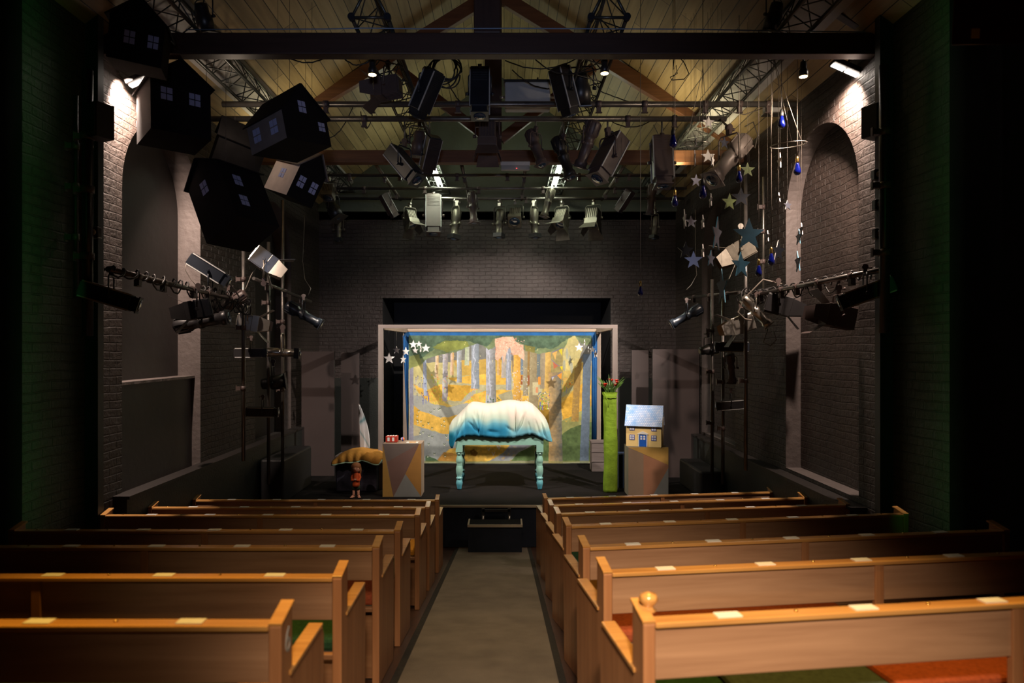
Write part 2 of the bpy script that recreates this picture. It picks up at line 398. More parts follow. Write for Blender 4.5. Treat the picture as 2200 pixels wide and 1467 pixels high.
# ------------------------------------------------------------------ pews
ROWS_L = [2.42, 3.32, 4.32, 5.19, 6.37, 7.22, 8.25]      # row 7 .. row 1 (rail near edge)
ROWS_R = [2.45, 3.43, 4.32, 5.50, 6.50, 7.45, 8.48]
ORD = ['front', 'second', 'third', 'fourth', 'fifth', 'sixth', 'seventh']
def make_pew(side, Y, rownum, length, finial=False):
    s = -1 if side == 'left' else 1
    xa = -.79 if s < 0 else .50
    t = thing('pew', '%s oak pew from the stage, %s of the aisle%s' % (ORD[rownum - 1], side, ', turned knob on its end' if finial else ''), 'pew', (xa, Y, ramp(Y)), (0, 0, 0 if s < 0 else R(7.5)), 'wooden pews facing the stage')
    L = length
    # everything is local: x from 0 outwards by s, y towards the stage, z from the ramp under the rail
    sl = -.1486
    def zr(y): return sl * y
    def end_panel(x0, x1):
        mb = MB(); pts = [(x0, 0, zr(0)), (x0, 0, .875), (x0, .13, .905), (x0, .13, .66), (x0, .50, .66), (x0, .56, .645), (x0, .58, .61), (x0, .56, zr(.56))]
        mb.prism(pts, (x1 - x0, 0, 0))
        return mb.build('end_panel', M['pewpost'], t, .006)
    p = end_panel(0, s * .046)
    MB().box((s * .023, .31, .668), (.062, .44, .018)).build('armrest', M['pewrail'], t, .004)
    MB().box((s * .023, .075, .896), (.05, .15, .014), Matrix.Rotation(R(13), 3, 'X')).build('end_cap', M['pewrail'], t, .003)
    end_panel(s * L, s * (L - .046))
    MB().box((s * (L - .023), .075, .896), (.05, .15, .014), Matrix.Rotation(R(13), 3, 'X')).build('end_cap', M['pewrail'], t, .003)
    n = max(1, round(L / 1.6)); seg = (L - .092) / n
    for i in range(n):
        xc = s * (.046 + seg * (i + .5))
        MB().box((xc, .022, .765), (seg - .006, .022, .195)).build('backrest', M['pewback'], t, .004)
    for i in range(1, n):
        MB().box((s * (.046 + seg * i), .016, .55), (.05, .03, .62)).build('back_post', M['pewpost'], t, .004)
    MB().box((s * L / 2, .030, .868), (L - .092, .066, .022)).build('top_rail', M['pewrail'], t, .005)
    MB().box((s * L / 2, .30, .445), (L - .092, .40, .03)).build('seat', M['pewseat'], t, .006)
    MB().box((s * L / 2, .12, .20), (L - .092, .02, .40)).build('kick_board', M['pewseat'], t)
    k = 0; x = .335
    while x < L - .2 and k < 6:
        MB().box((s * x, .034, .8805), (.095, .045, .005)).build('seat_number_plate', M['plate'], t)
        MB().lathe((s * (x + .27), .034, .878), (0, 0, 1), [(0, .008), (.006, .007), (.009, .0)], 8).build('brass_stud', M['brass'], t)
        k += 1; x += .545
    if rownum == 7 and s < 0:
        fc = bpy.data.curves.new('row_digit', 'FONT'); fc.body = '6'; fc.size = .13; fc.extrude = .0012; fc.align_x = 'CENTER'
        f0 = bpy.data.objects.new('digit_curve', fc); COL.objects.link(f0); fc.materials.append(M['greybox'])
        me = bpy.data.meshes.new_from_object(f0); bpy.data.objects.remove(f0); bpy.data.curves.remove(fc)
        fo = bpy.data.objects.new('row_digit', me); COL.objects.link(fo); fo.parent = t; fo.location = (.0008, .075, .755); fo.rotation_euler = (R(90), 0, R(90))
        fo['label'] = 'pale painted digit'
    if finial:
        MB().lathe((s * .05, .09, .88), (0, 0, 1), [(0, .018), (.012, .03), (.02, .018), (.03, .02), (.05, .036), (.07, .03), (.08, 0)], 14).build('turned_knob', M['pewrail'], t)
    return t
for i in range(7):
    r = 7 - i
    make_pew('left', ROWS_L[i], r, 2.98)
    make_pew('right', ROWS_R[i], r, 3.02 if r > 1 else 3.06, finial=(r == 7))
def pad(side, Y, row, x0, x1, m, desc):
    s = -1 if side == 'left' else 1; xa = -.79 if s < 0 else .50
    t = thing('seat_cushion', '%s, %s pew from the stage, %s block' % (desc, ORD[row - 1], side), 'cushion', (xa, Y, ramp(Y)), (0, 0, 0 if s < 0 else R(7.5)), 'seat cushions on the pews')
    MB().box((s * (x0 + x1) / 2, .31, .495), (x1 - x0, .37, .065)).build('pad', m, t, .02)
    MB().box((s * (x0 + x1) / 2, .31, .4625), (x1 - x0 - .03, .35, .004)).build('base_cloth', M['teal_pad'], t)
pad('left', ROWS_L[0], 7, .06, .28, M['ochre_pad'], 'short ochre cushion at the aisle end')
pad('left', ROWS_L[0], 7, .30, 1.5, M['green_pad'], 'long green cushion')
pad('left', ROWS_L[1], 6, .06, 1.5, M['green_pad'], 'dark green cushion')
pad('left', ROWS_L[2], 5, .06, 1.5, M['rust_pad'], 'rust red cushion')
pad('left', ROWS_L[3], 4, .06, 1.5, M['green_pad'], 'dark green cushion')
pad('left', ROWS_L[4], 3, .06, .5, M['ochre_pad'], 'ochre cushion')
pad('right', ROWS_R[0], 7, .06, .42, M['green_pad'], 'green cushion at the aisle end')
pad('right', ROWS_R[0], 7, .44, 1.08, M['teal_pad'], 'grey green cushion in the middle')
pad('right', ROWS_R[0], 7, 1.10, 1.8, M['rust_pad'], 'rust orange cushion beside the grey green one')
pad('right', ROWS_R[1], 6, .06, 1.5, M['rust_pad'], 'rust orange cushion')
pad('right', ROWS_R[2], 5, .06, .8, M['ochre_pad'], 'dull ochre cushion')
pad('right', ROWS_R[3], 4, .06, .8, M['green_pad'], 'dark green cushion')

# ------------------------------------------------------------------ wooden step in front of the stage
t = thing('wooden_step', 'dark blue painted box step with worn pale edges at the foot of the stage', 'step', (0, 0, 0))
y0, y1 = 9.82, 10.16; x0, x1 = (1006 - CX) * y0 / F, (1121 - CX) * y0 / F; zt = CAMZ - (1130 - CY) * y0 / F
MB().box(((x0 + x1) / 2, (y0 + y1) / 2, zt / 2 + .045), (x1 - x0, y1 - y0, zt - .09 - .012)).build('riser_box', M['stagefront'], t)
MB().box(((x0 + x1) / 2, (y0 + y1) / 2, zt), (x1 - x0, y1 - y0, .024)).build('tread', M['stagefloor'], t)
mb = MB(); mb.box(((x0 + x1) / 2, y0 - .004, zt + .004), (x1 - x0 + .02, .02, .034))
for x in (x0, x1): mb.box((x, (y0 + y1) / 2, zt + .004), (.024, y1 - y0, .034))
mb.build('worn_edging', M['lip'], t)
t = thing('step_bracket_frame', 'black steel bracket frame with two chrome sleeves between step and stage', 'bracket')
for px in (1038, 1094):
    x = (px - CX) * 10.28 / F
    MB().box((x, 10.28, .44), (.045, .03, .36)).build('upright', M['blackmetal'], t)
    MB().tube((x, 10.25, zt - .10), (x, 10.25, zt + .045), .019).build('chrome_sleeve', M['silver'], t)
MB().box((-.12, 10.28, .585), (.42, .03, .035)).build('cross_bar', M['blackmetal'], t)

# ------------------------------------------------------------------ painted backdrop
YD = 14.0
PX0, PX1, PY0, PY1 = 878., 1271., 720.5, 997.
RES = 1.6
nx, ny = int((PX1 - PX0) * RES), int((PY1 - PY0) * RES)
gx, gy = np.meshgrid(np.linspace(PX0, PX1, nx), np.linspace(PY0, PY1, ny))
rng = np.random.default_rng(3)
def vnoise(scale, oct=3, seed=0):
    out = np.zeros_like(gx); amp = 1.; tot = 0
    r = np.random.default_rng(seed)
    for o in range(oct):
        s = scale / 2 ** o
        u, v = (gx - PX0) / s, (gy - PY0) / s
        n0, n1 = int(u.max()) + 3, int(v.max()) + 3
        g = r.random((n1, n0)); iu, iv = u.astype(int), v.astype(int); fu, fv = u - iu, v - iv
        fu = fu * fu * (3 - 2 * fu); fv = fv * fv * (3 - 2 * fv)
        out += amp * ((g[iv, iu] * (1 - fu) + g[iv, iu + 1] * fu) * (1 - fv) + (g[iv + 1, iu] * (1 - fu) + g[iv + 1, iu + 1] * fu) * fv)
        tot += amp; amp *= .5
    return out / tot
IMG = np.zeros((ny, nx, 3))
jx, jy = (vnoise(14, 3, 1) - .5) * 5, (vnoise(14, 3, 2) - .5) * 5
def inside(pts, jit=.5):
    X, Yp = gx + jx * jit, gy + jy * jit
    m = np.zeros(gx.shape, bool); n = len(pts)
    for i in range(n):
        xa, ya = pts[i]; xb, yb = pts[(i + 1) % n]
        if ya == yb: continue
        c = ((ya > Yp) != (yb > Yp)) & (X < (xb - xa) * (Yp - ya) / (yb - ya) + xa)
        m ^= c
    return m
def fillp(pts, col, jit=.5, a=1., tex=.0, seed=5, ts=10):
    m = inside(pts, jit); c = np.array(col) / 255.
    t = (1 + tex * (vnoise(ts, 3, seed) - .5) * 2)[..., None]
    IMG[m] = (IMG * (1 - a) + a * np.clip(c * t, 0, 1))[m]
def ell(cx, cy, rx, ry, col, a=1.):
    m = ((gx - cx) / rx) ** 2 + ((gy - cy) / ry) ** 2 < 1
    IMG[m] = IMG[m] * (1 - a) + a * np.array(col) / 255.
def trunk(xt, xb, w, y0, y1, c1, c2, streak=0):
    """tree trunk: left colour c1 fading to right colour c2"""
    tt = np.clip((gy - y0) / (y1 - y0), 0, 1)
    xc = xt + (xb - xt) * tt; ww = w * (1 + .15 * tt ** 3)
    u = (gx + jx * .15 - xc) / ww
    m = (np.abs(u) < .5) & (gy > y0) & (gy < y1)
    k = np.clip(u + .5 + (vnoise(5, 2, 9) - .5) * .5, 0, 1)[..., None]
    c = (np.array(c1) * (1 - k) + np.array(c2) * k) / 255.
    c = c * (1 + (vnoise(4, 3, 11)[..., None] - .5) * .18)
    IMG[m] = np.clip(c, 0, 1)[m]
    if streak:
        m2 = m & (np.abs(u + .15 + (vnoise(9, 2, 15) - .5) * .5) < .07)
        IMG[m2] = IMG[m2] * .4 + .6 * np.array((215, 220, 238)) / 255.
YEL, YELD, GREY, SAGE = (234, 188, 88), (208, 162, 66), (168, 172, 158), (176, 180, 140)
IMG[:] = np.array((190, 182, 132)) / 255.
fillp([(870, 720), (1275, 720), (1275, 800), (870, 800)], (125, 125, 120), 1, 1, .1)
fillp([(870, 780), (1275, 776), (1275, 860), (870, 860)], (196, 186, 130), 1, 1, .1)
fillp([(975, 775), (1060, 772), (1275, 780), (1275, 812), (990, 806)], (205, 168, 84), 1, .9, .1)
fillp([(870, 815), (1275, 812), (1275, 870), (870, 870)], (192, 186, 148), 1, 1, .1)
# yellow islands
fillp([(965, 812), (1020, 806), (1080, 800), (1100, 812), (1090, 826), (1030, 826), (985, 822), (965, 816)], YEL, .6, 1, .15, 21)
fillp([(888, 824), (915, 838), (945, 826), (965, 826), (1010, 828), (1035, 824), (1010, 842), (990, 862), (965, 860), (940, 868), (918, 862), (900, 845)], YEL, .6, 1, .2, 22)
fillp([(962, 827), (1012, 828), (1008, 845), (990, 862), (970, 860), (963, 850)], YELD, .3, .8, .15, 23)
fillp([(1015, 848), (1045, 838), (1100, 836), (1135, 840), (1135, 880), (1010, 885), (985, 885), (990, 872)], YEL, .6, 1, .15, 24)
fillp([(1070, 848), (1100, 838), (1104, 862), (1080, 862)], GREY, .5, .8, .1)
fillp([(918, 862), (950, 862), (972, 872), (940, 876)], (240, 205, 110), .5, 1, .15)
fillp([(1000, 850), (1016, 838), (1022, 842), (1010, 858), (990, 866)], (180, 178, 165), .4, .8)
# grey river and banks
fillp([(878, 845), (905, 852), (925, 866), (965, 874), (1000, 866), (1040, 872), (1075, 880), (1075, 910), (960, 902), (930, 898), (905, 885), (888, 870), (878, 868)], (178, 180, 172), .8, 1, .12, 25, 20)
fillp([(889, 871), (905, 884), (920, 888), (940, 896), (965, 896), (990, 890), (990, 930), (955, 932), (935, 926), (910, 920), (889, 912)], YEL, .6, 1, .15, 26)
fillp([(889, 871), (900, 880), (900, 915), (889, 912)], YELD, .5, .6, .1)
fillp([(878, 912), (910, 920), (935, 928), (960, 932), (985, 925), (1275, 925), (1275, 1000), (878, 1000)], (158, 163, 162), .8, 1, .14, 27, 18)
fillp([(888, 914), (905, 920), (900, 935), (888, 938)], (196, 182, 140), .5, .8)
fillp([(940, 990), (965, 965), (985, 960), (1040, 945), (1115, 938), (1110, 955), (1085, 970), (1062, 985), (1045, 992), (940, 992)], YEL, .6, 1, .25, 28)
fillp([(935, 992), (955, 972), (975, 972), (1000, 985), (1005, 992)], (170, 122, 60), .8, .8, .2)
fillp([(1010, 968), (1018, 964), (1026, 972), (1022, 980), (1012, 978)], (140, 95, 40), .6, .8)
fillp([(1100, 952), (1130, 940), (1155, 938), (1140, 955), (1110, 975), (1078, 990), (1070, 985)], (150, 152, 162), .5, 1, .12, 29)
fillp([(1095, 990), (1115, 972), (1150, 955), (1162, 945), (1275, 920), (1275, 992)], (98, 122, 76), .8, 1, .22, 30, 7)
fillp([(914, 978), (935, 985), (945, 992), (914, 992)], (82, 108, 78), .6, 1, .2)
# right hand slopes
fillp([(1178, 800), (1275, 790), (1275, 860), (1150, 880)], (196, 172, 100), .8, 1, .15)
fillp([(1205, 868), (1245, 826), (1275, 815), (1275, 880), (1210, 910)], YELD, .5, 1, .18, 31)
fillp([(1205, 905), (1240, 888), (1255, 880), (1275, 870), (1275, 925), (1205, 940)], (150, 152, 96), .7, 1, .15, 32)
fillp([(1205, 935), (1225, 920), (1250, 912), (1275, 905), (1275, 992), (1205, 992)], (92, 112, 70), .7, 1, .2, 33, 6)
fillp([(1150, 870), (1182, 870), (1182, 925), (1165, 905)], (160, 125, 50), .5, 1, .25, 34)
fillp([(1195, 830), (1235, 800), (1240, 812), (1225, 838), (1200, 850)], (215, 180, 95), .5, .9, .15)
fillp([(1205, 845), (1245, 820), (1248, 826), (1206, 856)], (165, 170, 140), .5, .8)
# far trunks
trunk(939, 938, 7, 755, 812, (226, 205, 185), (205, 170, 115))
trunk(972, 971, 7, 752, 806, (230, 205, 195), (205, 165, 105))
trunk(912, 914, 7, 762, 850, (175, 185, 215), (165, 178, 200), 1)
trunk(1004, 1003, 9, 745, 785, (170, 182, 148), (188, 192, 180))
trunk(987, 987, 10, 742, 822, (198, 206, 222), (140, 142, 140))
trunk(957, 956, 11, 745, 862, (200, 198, 208), (150, 142, 140))
trunk(1021, 1021, 16, 728, 835, (165, 172, 185), (130, 140, 150), 1)
trunk(1054, 1055, 20, 735, 866, (190, 193, 208), (132, 132, 128), 1)
trunk(1072, 1072, 7, 760, 806, (215, 190, 150), (205, 150, 70))
trunk(1083, 1082, 9, 760, 812, (190, 180, 180), (170, 165, 150))
trunk(1093, 1093, 11, 748, 838, (165, 170, 185), (150, 158, 172), 1)
trunk(1102, 1103, 4, 762, 800, (120, 115, 115), (105, 105, 110))
trunk(1111, 1111, 16, 760, 866, (228, 182, 95), (205, 155, 75))
trunk(1122, 1123, 8, 762, 805, (120, 135, 150), (115, 130, 145))
trunk(1129, 1129, 10, 752, 850, (165, 155, 130), (150, 140, 115))
trunk(1137, 1136, 7, 750, 830, (160, 130, 80), (140, 110, 70))
trunk(1148, 1146, 19, 738, 905, (165, 152, 120), (150, 135, 105))
trunk(1157, 1157, 7, 755, 812, (120, 130, 130), (110, 120, 125))
trunk(1167, 1166, 12, 748, 835, (150, 140, 115), (165, 150, 130))
trunk(1178, 1176, 12, 752, 842, (215, 180, 105), (190, 155, 90))
fillp([(1185, 740), (1212, 735), (1208, 850), (1182, 850)], (160, 146, 98), .5, 1, .15, 40, 8)
trunk(1192, 1194, 27, 800, 1000, (195, 160, 108), (112, 112, 104))
trunk(1243, 1235, 14, 770, 905, (165, 135, 80), (150, 122, 72))
trunk(1262, 1255, 17, 760, 1000, (105, 120, 138), (98, 112, 128))
trunk(884, 884, 9, 780, 1000, (138, 136, 150), (150, 148, 162))
# canopy
fillp([(870, 715), (1275, 715), (1275, 735), (1262, 742), (1235, 728), (1225, 738), (1208, 748), (1185, 756), (1160, 762), (1130, 752), (1108, 735), (1066, 742), (1050, 752), (1030, 738), (1000, 748), (975, 757), (940, 762), (918, 770), (905, 782), (878, 792)], (120, 134, 98), 1.6, 1, .25, 35, 12)
fillp([(870, 715), (1275, 715), (1275, 728), (1235, 724), (1210, 735), (1185, 748), (1150, 752), (1120, 735), (1066, 728), (1045, 745), (1010, 735), (960, 735), (930, 748), (905, 770), (878, 775)], (80, 102, 84), 2, .9, .3, 36, 9)
fillp([(928, 745), (955, 732), (1000, 732), (1010, 745), (960, 756)], (140, 145, 66), 1.5, .7, .2)
fillp([(878, 765), (900, 760), (905, 785), (878, 790)], (138, 140, 78), 1, .7, .2)
fillp([(1128, 740), (1150, 745), (1148, 758), (1130, 752)], (140, 130, 66), 1, .8, .2)
# pink blossom tree
fillp([(1064, 728), (1080, 723), (1100, 724), (1118, 740), (1125, 740), (1126, 775), (1112, 762), (1100, 764), (1097, 745), (1092, 750), (1082, 780), (1080, 762), (1070, 775), (1064, 770)], (226, 184, 160), 1, .95, .12, 37, 5)
for k in range(90):
    a, b = rng.uniform(1064, 1126), rng.uniform(726, 762)
    ell(a, b, rng.uniform(.6, 1.5), rng.uniform(.6, 1.2), [(240, 215, 200), (214, 130, 110), (235, 160, 140)][k % 3], .8)
# glowing patch upper right
fillp([(1222, 728), (1236, 722), (1252, 748), (1240, 790), (1215, 800), (1208, 790), (1210, 755)], (206, 192, 128), 1.2, .85, .12, 38)
for a, b in ((1218, 760), (1224, 775), (1212, 785), (1228, 790)): ell(a, b, 3, 12, (150, 160, 165), .6)
# bunting
def line(x0, y0, x1, y1, w, col):
    dx, dy = x1 - x0, y1 - y0; L2 = dx * dx + dy * dy
    t = np.clip(((gx - x0) * dx + (gy - y0) * dy) / L2, 0, 1)
    m = (gx - x0 - t * dx) ** 2 + (gy - y0 - t * dy) ** 2 < (w / 2) ** 2
    IMG[m] = np.array(col) / 255.
for seg in (((1186, 757), (1208, 747)), ((1185, 772), (1193, 781)), ((1193, 781), (1201, 786)), ((1201, 786), (1208, 786)), ((1185, 810), (1197, 807)), ((1197, 807), (1207, 799))):
    line(*seg[0], *seg[1], 1.2, (120, 112, 150))
fillp([(1187, 758), (1197, 754), (1193, 773)], (222, 172, 100), .1); fillp([(1200, 752), (1208, 748), (1208, 765)], (205, 190, 60), .1)
fillp([(1188, 777), (1199, 786), (1190, 793)], (186, 110, 82), .1); fillp([(1203, 787), (1209, 786), (1208, 797)], (240, 208, 40), .1)
fillp([(1197, 806), (1207, 800), (1206, 816)], (226, 150, 60), .1); fillp([(1185, 811), (1191, 809), (1186, 818)], (196, 196, 205), .1)
# little picture and red ladders
fillp([(1144, 821), (1156, 821), (1156, 849), (1144, 849)], (198, 188, 150), .1); fillp([(1151, 832), (1156, 832), (1156, 844), (1151, 844)], (215, 150, 110), .1)
for a in (1121, 1136): fillp([(a - 2, 806), (a + 2, 806), (a + 2, 826), (a - 2, 826)], (150, 92, 62), .1)
fillp([(1156, 809), (1162, 809), (1162, 826), (1156, 826)], (222, 150, 70), .2)
# flowers
def stalk(x, y, h, sc, fc, r=1.1):
    line(x, y, x, y + h, .9, sc); ell(x, y, r, r * .8, fc)
for k in range(26): stalk(rng.uniform(925, 965), rng.uniform(802, 852), rng.uniform(6, 11), (180, 200, 80), [(226, 110, 50), (240, 170, 70)][k % 2])
for k in range(14): stalk(rng.uniform(918, 965), rng.uniform(852, 866), rng.uniform(5, 8), (205, 205, 80), (244, 180, 110))
for k in range(16): stalk(rng.uniform(890, 914), rng.uniform(805, 856), rng.uniform(6, 10), (140, 146, 190), (60, 66, 110))
for k in range(9): stalk(rng.uniform(908, 922), rng.uniform(840, 860), rng.uniform(8, 12), (110, 120, 190), (56, 60, 110))
for k in range(18): stalk(rng.uniform(985, 1050), rng.uniform(835, 862), rng.uniform(5, 9), (190, 205, 80), (244, 150, 70))
for a, b in ((1048, 863), (1054, 857), (1060, 858), (1069, 855), (1072, 858)): stalk(a, b, 8, (60, 110, 60), (40, 100, 60), 1.5)
ell(1018, 836, 2.4, 1.6, (240, 130, 50)); ell(1018, 836, 1.2, .8, (255, 235, 190))
for k in range(70): ell(rng.uniform(1156, 1182), rng.uniform(842, 880), rng.uniform(.6, 1.5), rng.uniform(.6, 1.5), [(226, 140, 60), (90, 120, 150), (230, 226, 190), (90, 150, 80), (70, 80, 160), (235, 190, 70)][k % 6])
for k in range(14): line(*(lambda a, b: (a, b, a, b + 9))(rng.uniform(1156, 1182), rng.uniform(860, 872)), .9, [(150, 200, 70), (110, 116, 190)][k % 2])
for k in range(30): ell(rng.uniform(1207, 1232), rng.uniform(806, 836), rng.uniform(.5, 1.2), rng.uniform(.5, 1.5), [(160, 165, 120), (226, 150, 70), (120, 130, 110)][k % 3])
ell(1225, 825, 2, 2, (226, 130, 50)); line(1213, 830, 1213, 842, 1, (150, 190, 70)); line(1217, 832, 1217, 844, 1, (110, 130, 190))
for k in range(60): ell(rng.uniform(1100, 1134), rng.uniform(795, 866), rng.uniform(.6, .9), rng.uniform(.8, 1.8), [(220, 220, 225), (200, 190, 190)][k % 2])
for k in range(40): ell(rng.uniform(920, 1160), rng.uniform(735, 800), .7, .7, (250, 232, 170))
for k in range(30):
    a, b = rng.uniform(890, 962), rng.uniform(878, 985)
    line(a, b, a - 2, b - 3, 1, (84, 104, 66)); line(a, b, a + 2.2, b - 3, 1, (84, 104, 66)); ell(a, b + .8, 1.4, 1, (225, 228, 205))
for a, b in ((1050, 968), (1060, 978), (1070, 963), (1086, 956), (1072, 965)): line(a, b, a - 3, b - 7, 1.6, (226, 208, 196)); line(a, b, a + 3, b - 7, 1.6, (226, 208, 196))
for k in range(70):   # pebble texture
    a, b = rng.uniform(960, 1110), rng.uniform(945, 990); ell(a, b, rng.uniform(2, 4), rng.uniform(1, 2.4), [(240, 200, 110), (205, 160, 70)][k % 2], .3)
for k in range(90):
    a, b = rng.uniform(1206, 1242), rng.uniform(850, 905); ell(a, b, rng.uniform(1, 2.4), rng.uniform(1, 2), [(226, 182, 80), (180, 140, 50)][k % 2], .35)
# hem strip
hem = gy > 989.5
IMG[hem] = IMG[hem] * .45 + .55 * np.array((160, 158, 96)) / 255.
IMG *= (1 + (vnoise(3, 3, 50)[..., None] - .5) * .10 + (vnoise(30, 2, 51)[..., None] - .5) * .08)
IMG = np.clip(IMG, 0, 1)
LIN = np.where(IMG <= .04045, IMG / 12.92, ((IMG + .055) / 1.055) ** 2.4)
def grid_obj(name, X, Yw, Z, rgb, m, parent=None, thick=None):
    n1, n0 = X.shape
    v = np.stack([X, Yw, Z], -1).reshape(-1, 3)
    i = np.arange(n1 * n0).reshape(n1, n0)
    q = np.stack([i[:-1, :-1], i[1:, :-1], i[1:, 1:], i[:-1, 1:]], -1).reshape(-1, 4)
    me = bpy.data.meshes.new(name)
    me.vertices.add(len(v)); me.vertices.foreach_set('co', v.ravel().astype(np.float32))
    me.loops.add(q.size); me.loops.foreach_set('vertex_index', q.ravel().astype(np.int32))
    me.polygons.add(len(q)); me.polygons.foreach_set('loop_start', (np.arange(len(q)) * 4).astype(np.int32))
    me.polygons.foreach_set('use_smooth', np.ones(len(q), bool))
    me.update(calc_edges=True)
    if rgb is not None:
        a = me.color_attributes.new('paint', 'FLOAT_COLOR', 'POINT')
        a.data.foreach_set('color', np.concatenate([rgb, np.ones(rgb.shape[:2] + (1,))], -1).reshape(-1).astype(np.float32))
    me.materials.append(m)
    o = bpy.data.objects.new(name, me); COL.objects.link(o)
    if parent: o.parent = parent
    if thick:
        s = o.modifiers.new('thickness', 'SOLIDIFY'); s.thickness = thick; s.offset = 0
    return o
t = thing('backdrop', 'large painted forest backdrop of tree trunks and yellow ground hung in the wooden frame', 'backdrop')
wx = (gx - CX) * YD / F; wz = CAMZ + (CY - gy) * YD / F
wy = YD + (vnoise(60, 2, 60) - .5) * .05 + np.sin(wx * 9) * .004
grid_obj('painted_cloth', wx, wy, wz, LIN, vcol_mat('painted_canvas'), t, .004)
zt, zb = CAMZ + (CY - PY0) * YD / F, CAMZ + (CY - PY1) * YD / F
xl, xr = (PX0 - CX) * YD / F, (PX1 - CX) * YD / F
MB().tube((xl, YD, zb), (xr, YD, zb), .022, 8).build('bottom_batten', M['black'], t)
M['blue'] = mat('blue_cloth', (.025, .13, .36), .8, var=.15, spec=.2)
M['bluesh'] = M['blue']
t = thing('blue_drape', 'blue cloth border hanging behind the edges of the forest backdrop', 'curtain')
MB().box(((xl + xr) / 2, YD + .06, zt + .015), (xr - xl + .2, .012, .10)).build('top_band', M['blue'], t)
for s, x in ((-1, xl), (1, xr)):
    mb = MB(); n = 14
    for i in range(n):
        a = x + s * (.005 + .12 * i / n); b = x + s * (.005 + .12 * (i + 1) / n)
        ya, yb_ = YD + .05 + .02 * math.sin(i * 1.1), YD + .05 + .02 * math.sin((i + 1) * 1.1)
        k = .25 if s < 0 else .9
        mb.add([(a, ya, zt), (b, yb_, zt), (x + (b - x) * k, yb_, zb + .5), (x + (a - x) * k, ya, zb + .5)], [(0, 1, 2, 3)], 0, True)
    o = mb.build('side_band', M['blue'], t); o.modifiers.new('thickness', 'SOLIDIFY').thickness = .006

# ------------------------------------------------------------------ timber frame around the backdrop
M['timber'] = wood_mat('bare_timber', (.36, .25, .18), (.52, .40, .30), 'X', .6, 2.5)
M['timberz'] = wood_mat('bare_timber_upright', (.30, .23, .19), (.44, .35, .29), 'Z', .6, 2.5)
M['timbery'] = wood_mat('bare_timber_deep', (.30, .22, .16), (.44, .34, .26), 'Y', .6, 2.5)
M['timberf'] = wood_mat('shaded_timber', (.15, .11, .10), (.24, .19, .17), 'X', .6, 2.5)  # front timber darkened: its weaker light is put into the colour
M['timberfz'] = wood_mat('shaded_timber_upright', (.14, .11, .10), (.22, .18, .16), 'Z', .6, 2.5)
t = thing('timber_frame', 'open box frame of bare timber battens standing around the forest backdrop', 'frame')
FX0, FX1, FY0, FY1, FZ = (812.5 - CX) * 11.56 / F, (1327 - CX) * 11.56 / F, 11.56, YD + .12, 3.365
w = .085
RX0, RX1 = (864 - CX) * FY1 / F + .02, (1291 - CX) * FY1 / F
for y, X0, X1, d in ((FY0, FX0, FX1, .05), (FY1, RX0, RX1, .05)):
    for x, s in ((X0, 1), (X1, -1)):
        MB().box((x + s * w / 2, y + d / 2, (SZ + FZ) / 2), (w, d, FZ - SZ)).build('upright', M['timberfz' if y == FY0 else 'timberz'], t)
    MB().box(((X0 + X1) / 2, y + d / 2, FZ + .03), (X1 - X0, d, .06)).build('cross_rail', M['timberf' if y == FY0 else 'timber'], t)
for xa, xb, s in ((FX0, RX0, 1), (FX1, RX1, -1)):
    a = Vector((xa + s * w / 2, FY0 + .05, FZ + .02)); b = Vector((xb + s * w / 2, FY1, FZ + .02))
    mb = MB(); mb.prism([a + Vector((-w / 2, 0, -.04)), a + Vector((w / 2, 0, -.04)), a + Vector((w / 2, 0, .04)), a + Vector((-w / 2, 0, .04))], b - a)
    mb.build('side_rail', M['timbery'], t)

# ------------------------------------------------------------------ turned-leg table
M['mint'] = mat('mint_paint', (.30, .55, .46), .32, var=.10, scale=5, spec=.5)
M['mintblue'] = mat('blue_green_paint', (.10, .40, .50), .32, var=.12, scale=5)
YT = 11.46; sc = YT / F
tx0, tx1 = (979 - CX) * sc, (1167.5 - CX) * sc; tz = CAMZ - (936 - CY) * sc; tdep = .84
t = thing('table', 'mint green painted table with turned legs standing on the stage', 'table', ((tx0 + tx1) / 2, YT, SZ))
hw = (tx1 - tx0) / 2; H = tz - SZ
MB().box((0, tdep / 2 - .005, H - .014), (2 * hw + .02, tdep, .028)).build('tabletop', M['mint'], t, .008)
ap = (952.5 - 936) * sc
mb = MB()
mb.box((0, .012, H - .028 - ap / 2), (2 * hw - .12, .022, ap)); mb.box((0, tdep - .06, H - .028 - ap / 2), (2 * hw - .12, .022, ap))
for s in (-1, 1): mb.box((s * (hw - .03), tdep / 2, H - .028 - ap / 2), (.022, tdep - .14, ap))
mb.build('apron', M['mint'], t)
def leg_bm():
    mb = MB(); lz = H - .028; sq = (968 - 936) * sc; w = .116
    mb.box((0, 0, lz - sq / 2), (w, w, sq))
    z0 = lz - sq
    pr = [(0, .040), (.010, .036), (.018, .050), (.030, .056), (.042, .044), (.052, .038), (.065, .040), (.10, .052), (.135, .058), (.165, .054), (.185, .042), (.195, .048), (.205, .042), (.225, .050), (.27, .058), (.33, .055), (.37, .044), (.395, .040), (.405, .050), (.415, .056), (.425, .050), (.435, .040), (.455, .048), (.485, .056), (.515, .052), (.54, .044), (.58, .036), (.60, .030)]
    k = z0 / .60
    pr2 = [(a * k, b) for a, b in pr]
    mb.lathe((0, 0, z0), (0, 0, -1), pr2, 24)
    return mb
m_leg, nt, b_ = newmat('leg_paint_fading_to_blue')
tc = nt.nodes.new('ShaderNodeTexCoord'); sp = nt.nodes.new('ShaderNodeSeparateXYZ'); nt.links.new(tc.outputs['Object'], sp.inputs[0])
rp = nt.nodes.new('ShaderNodeValToRGB'); nt.links.new(sp.outputs[2], rp.inputs[0])
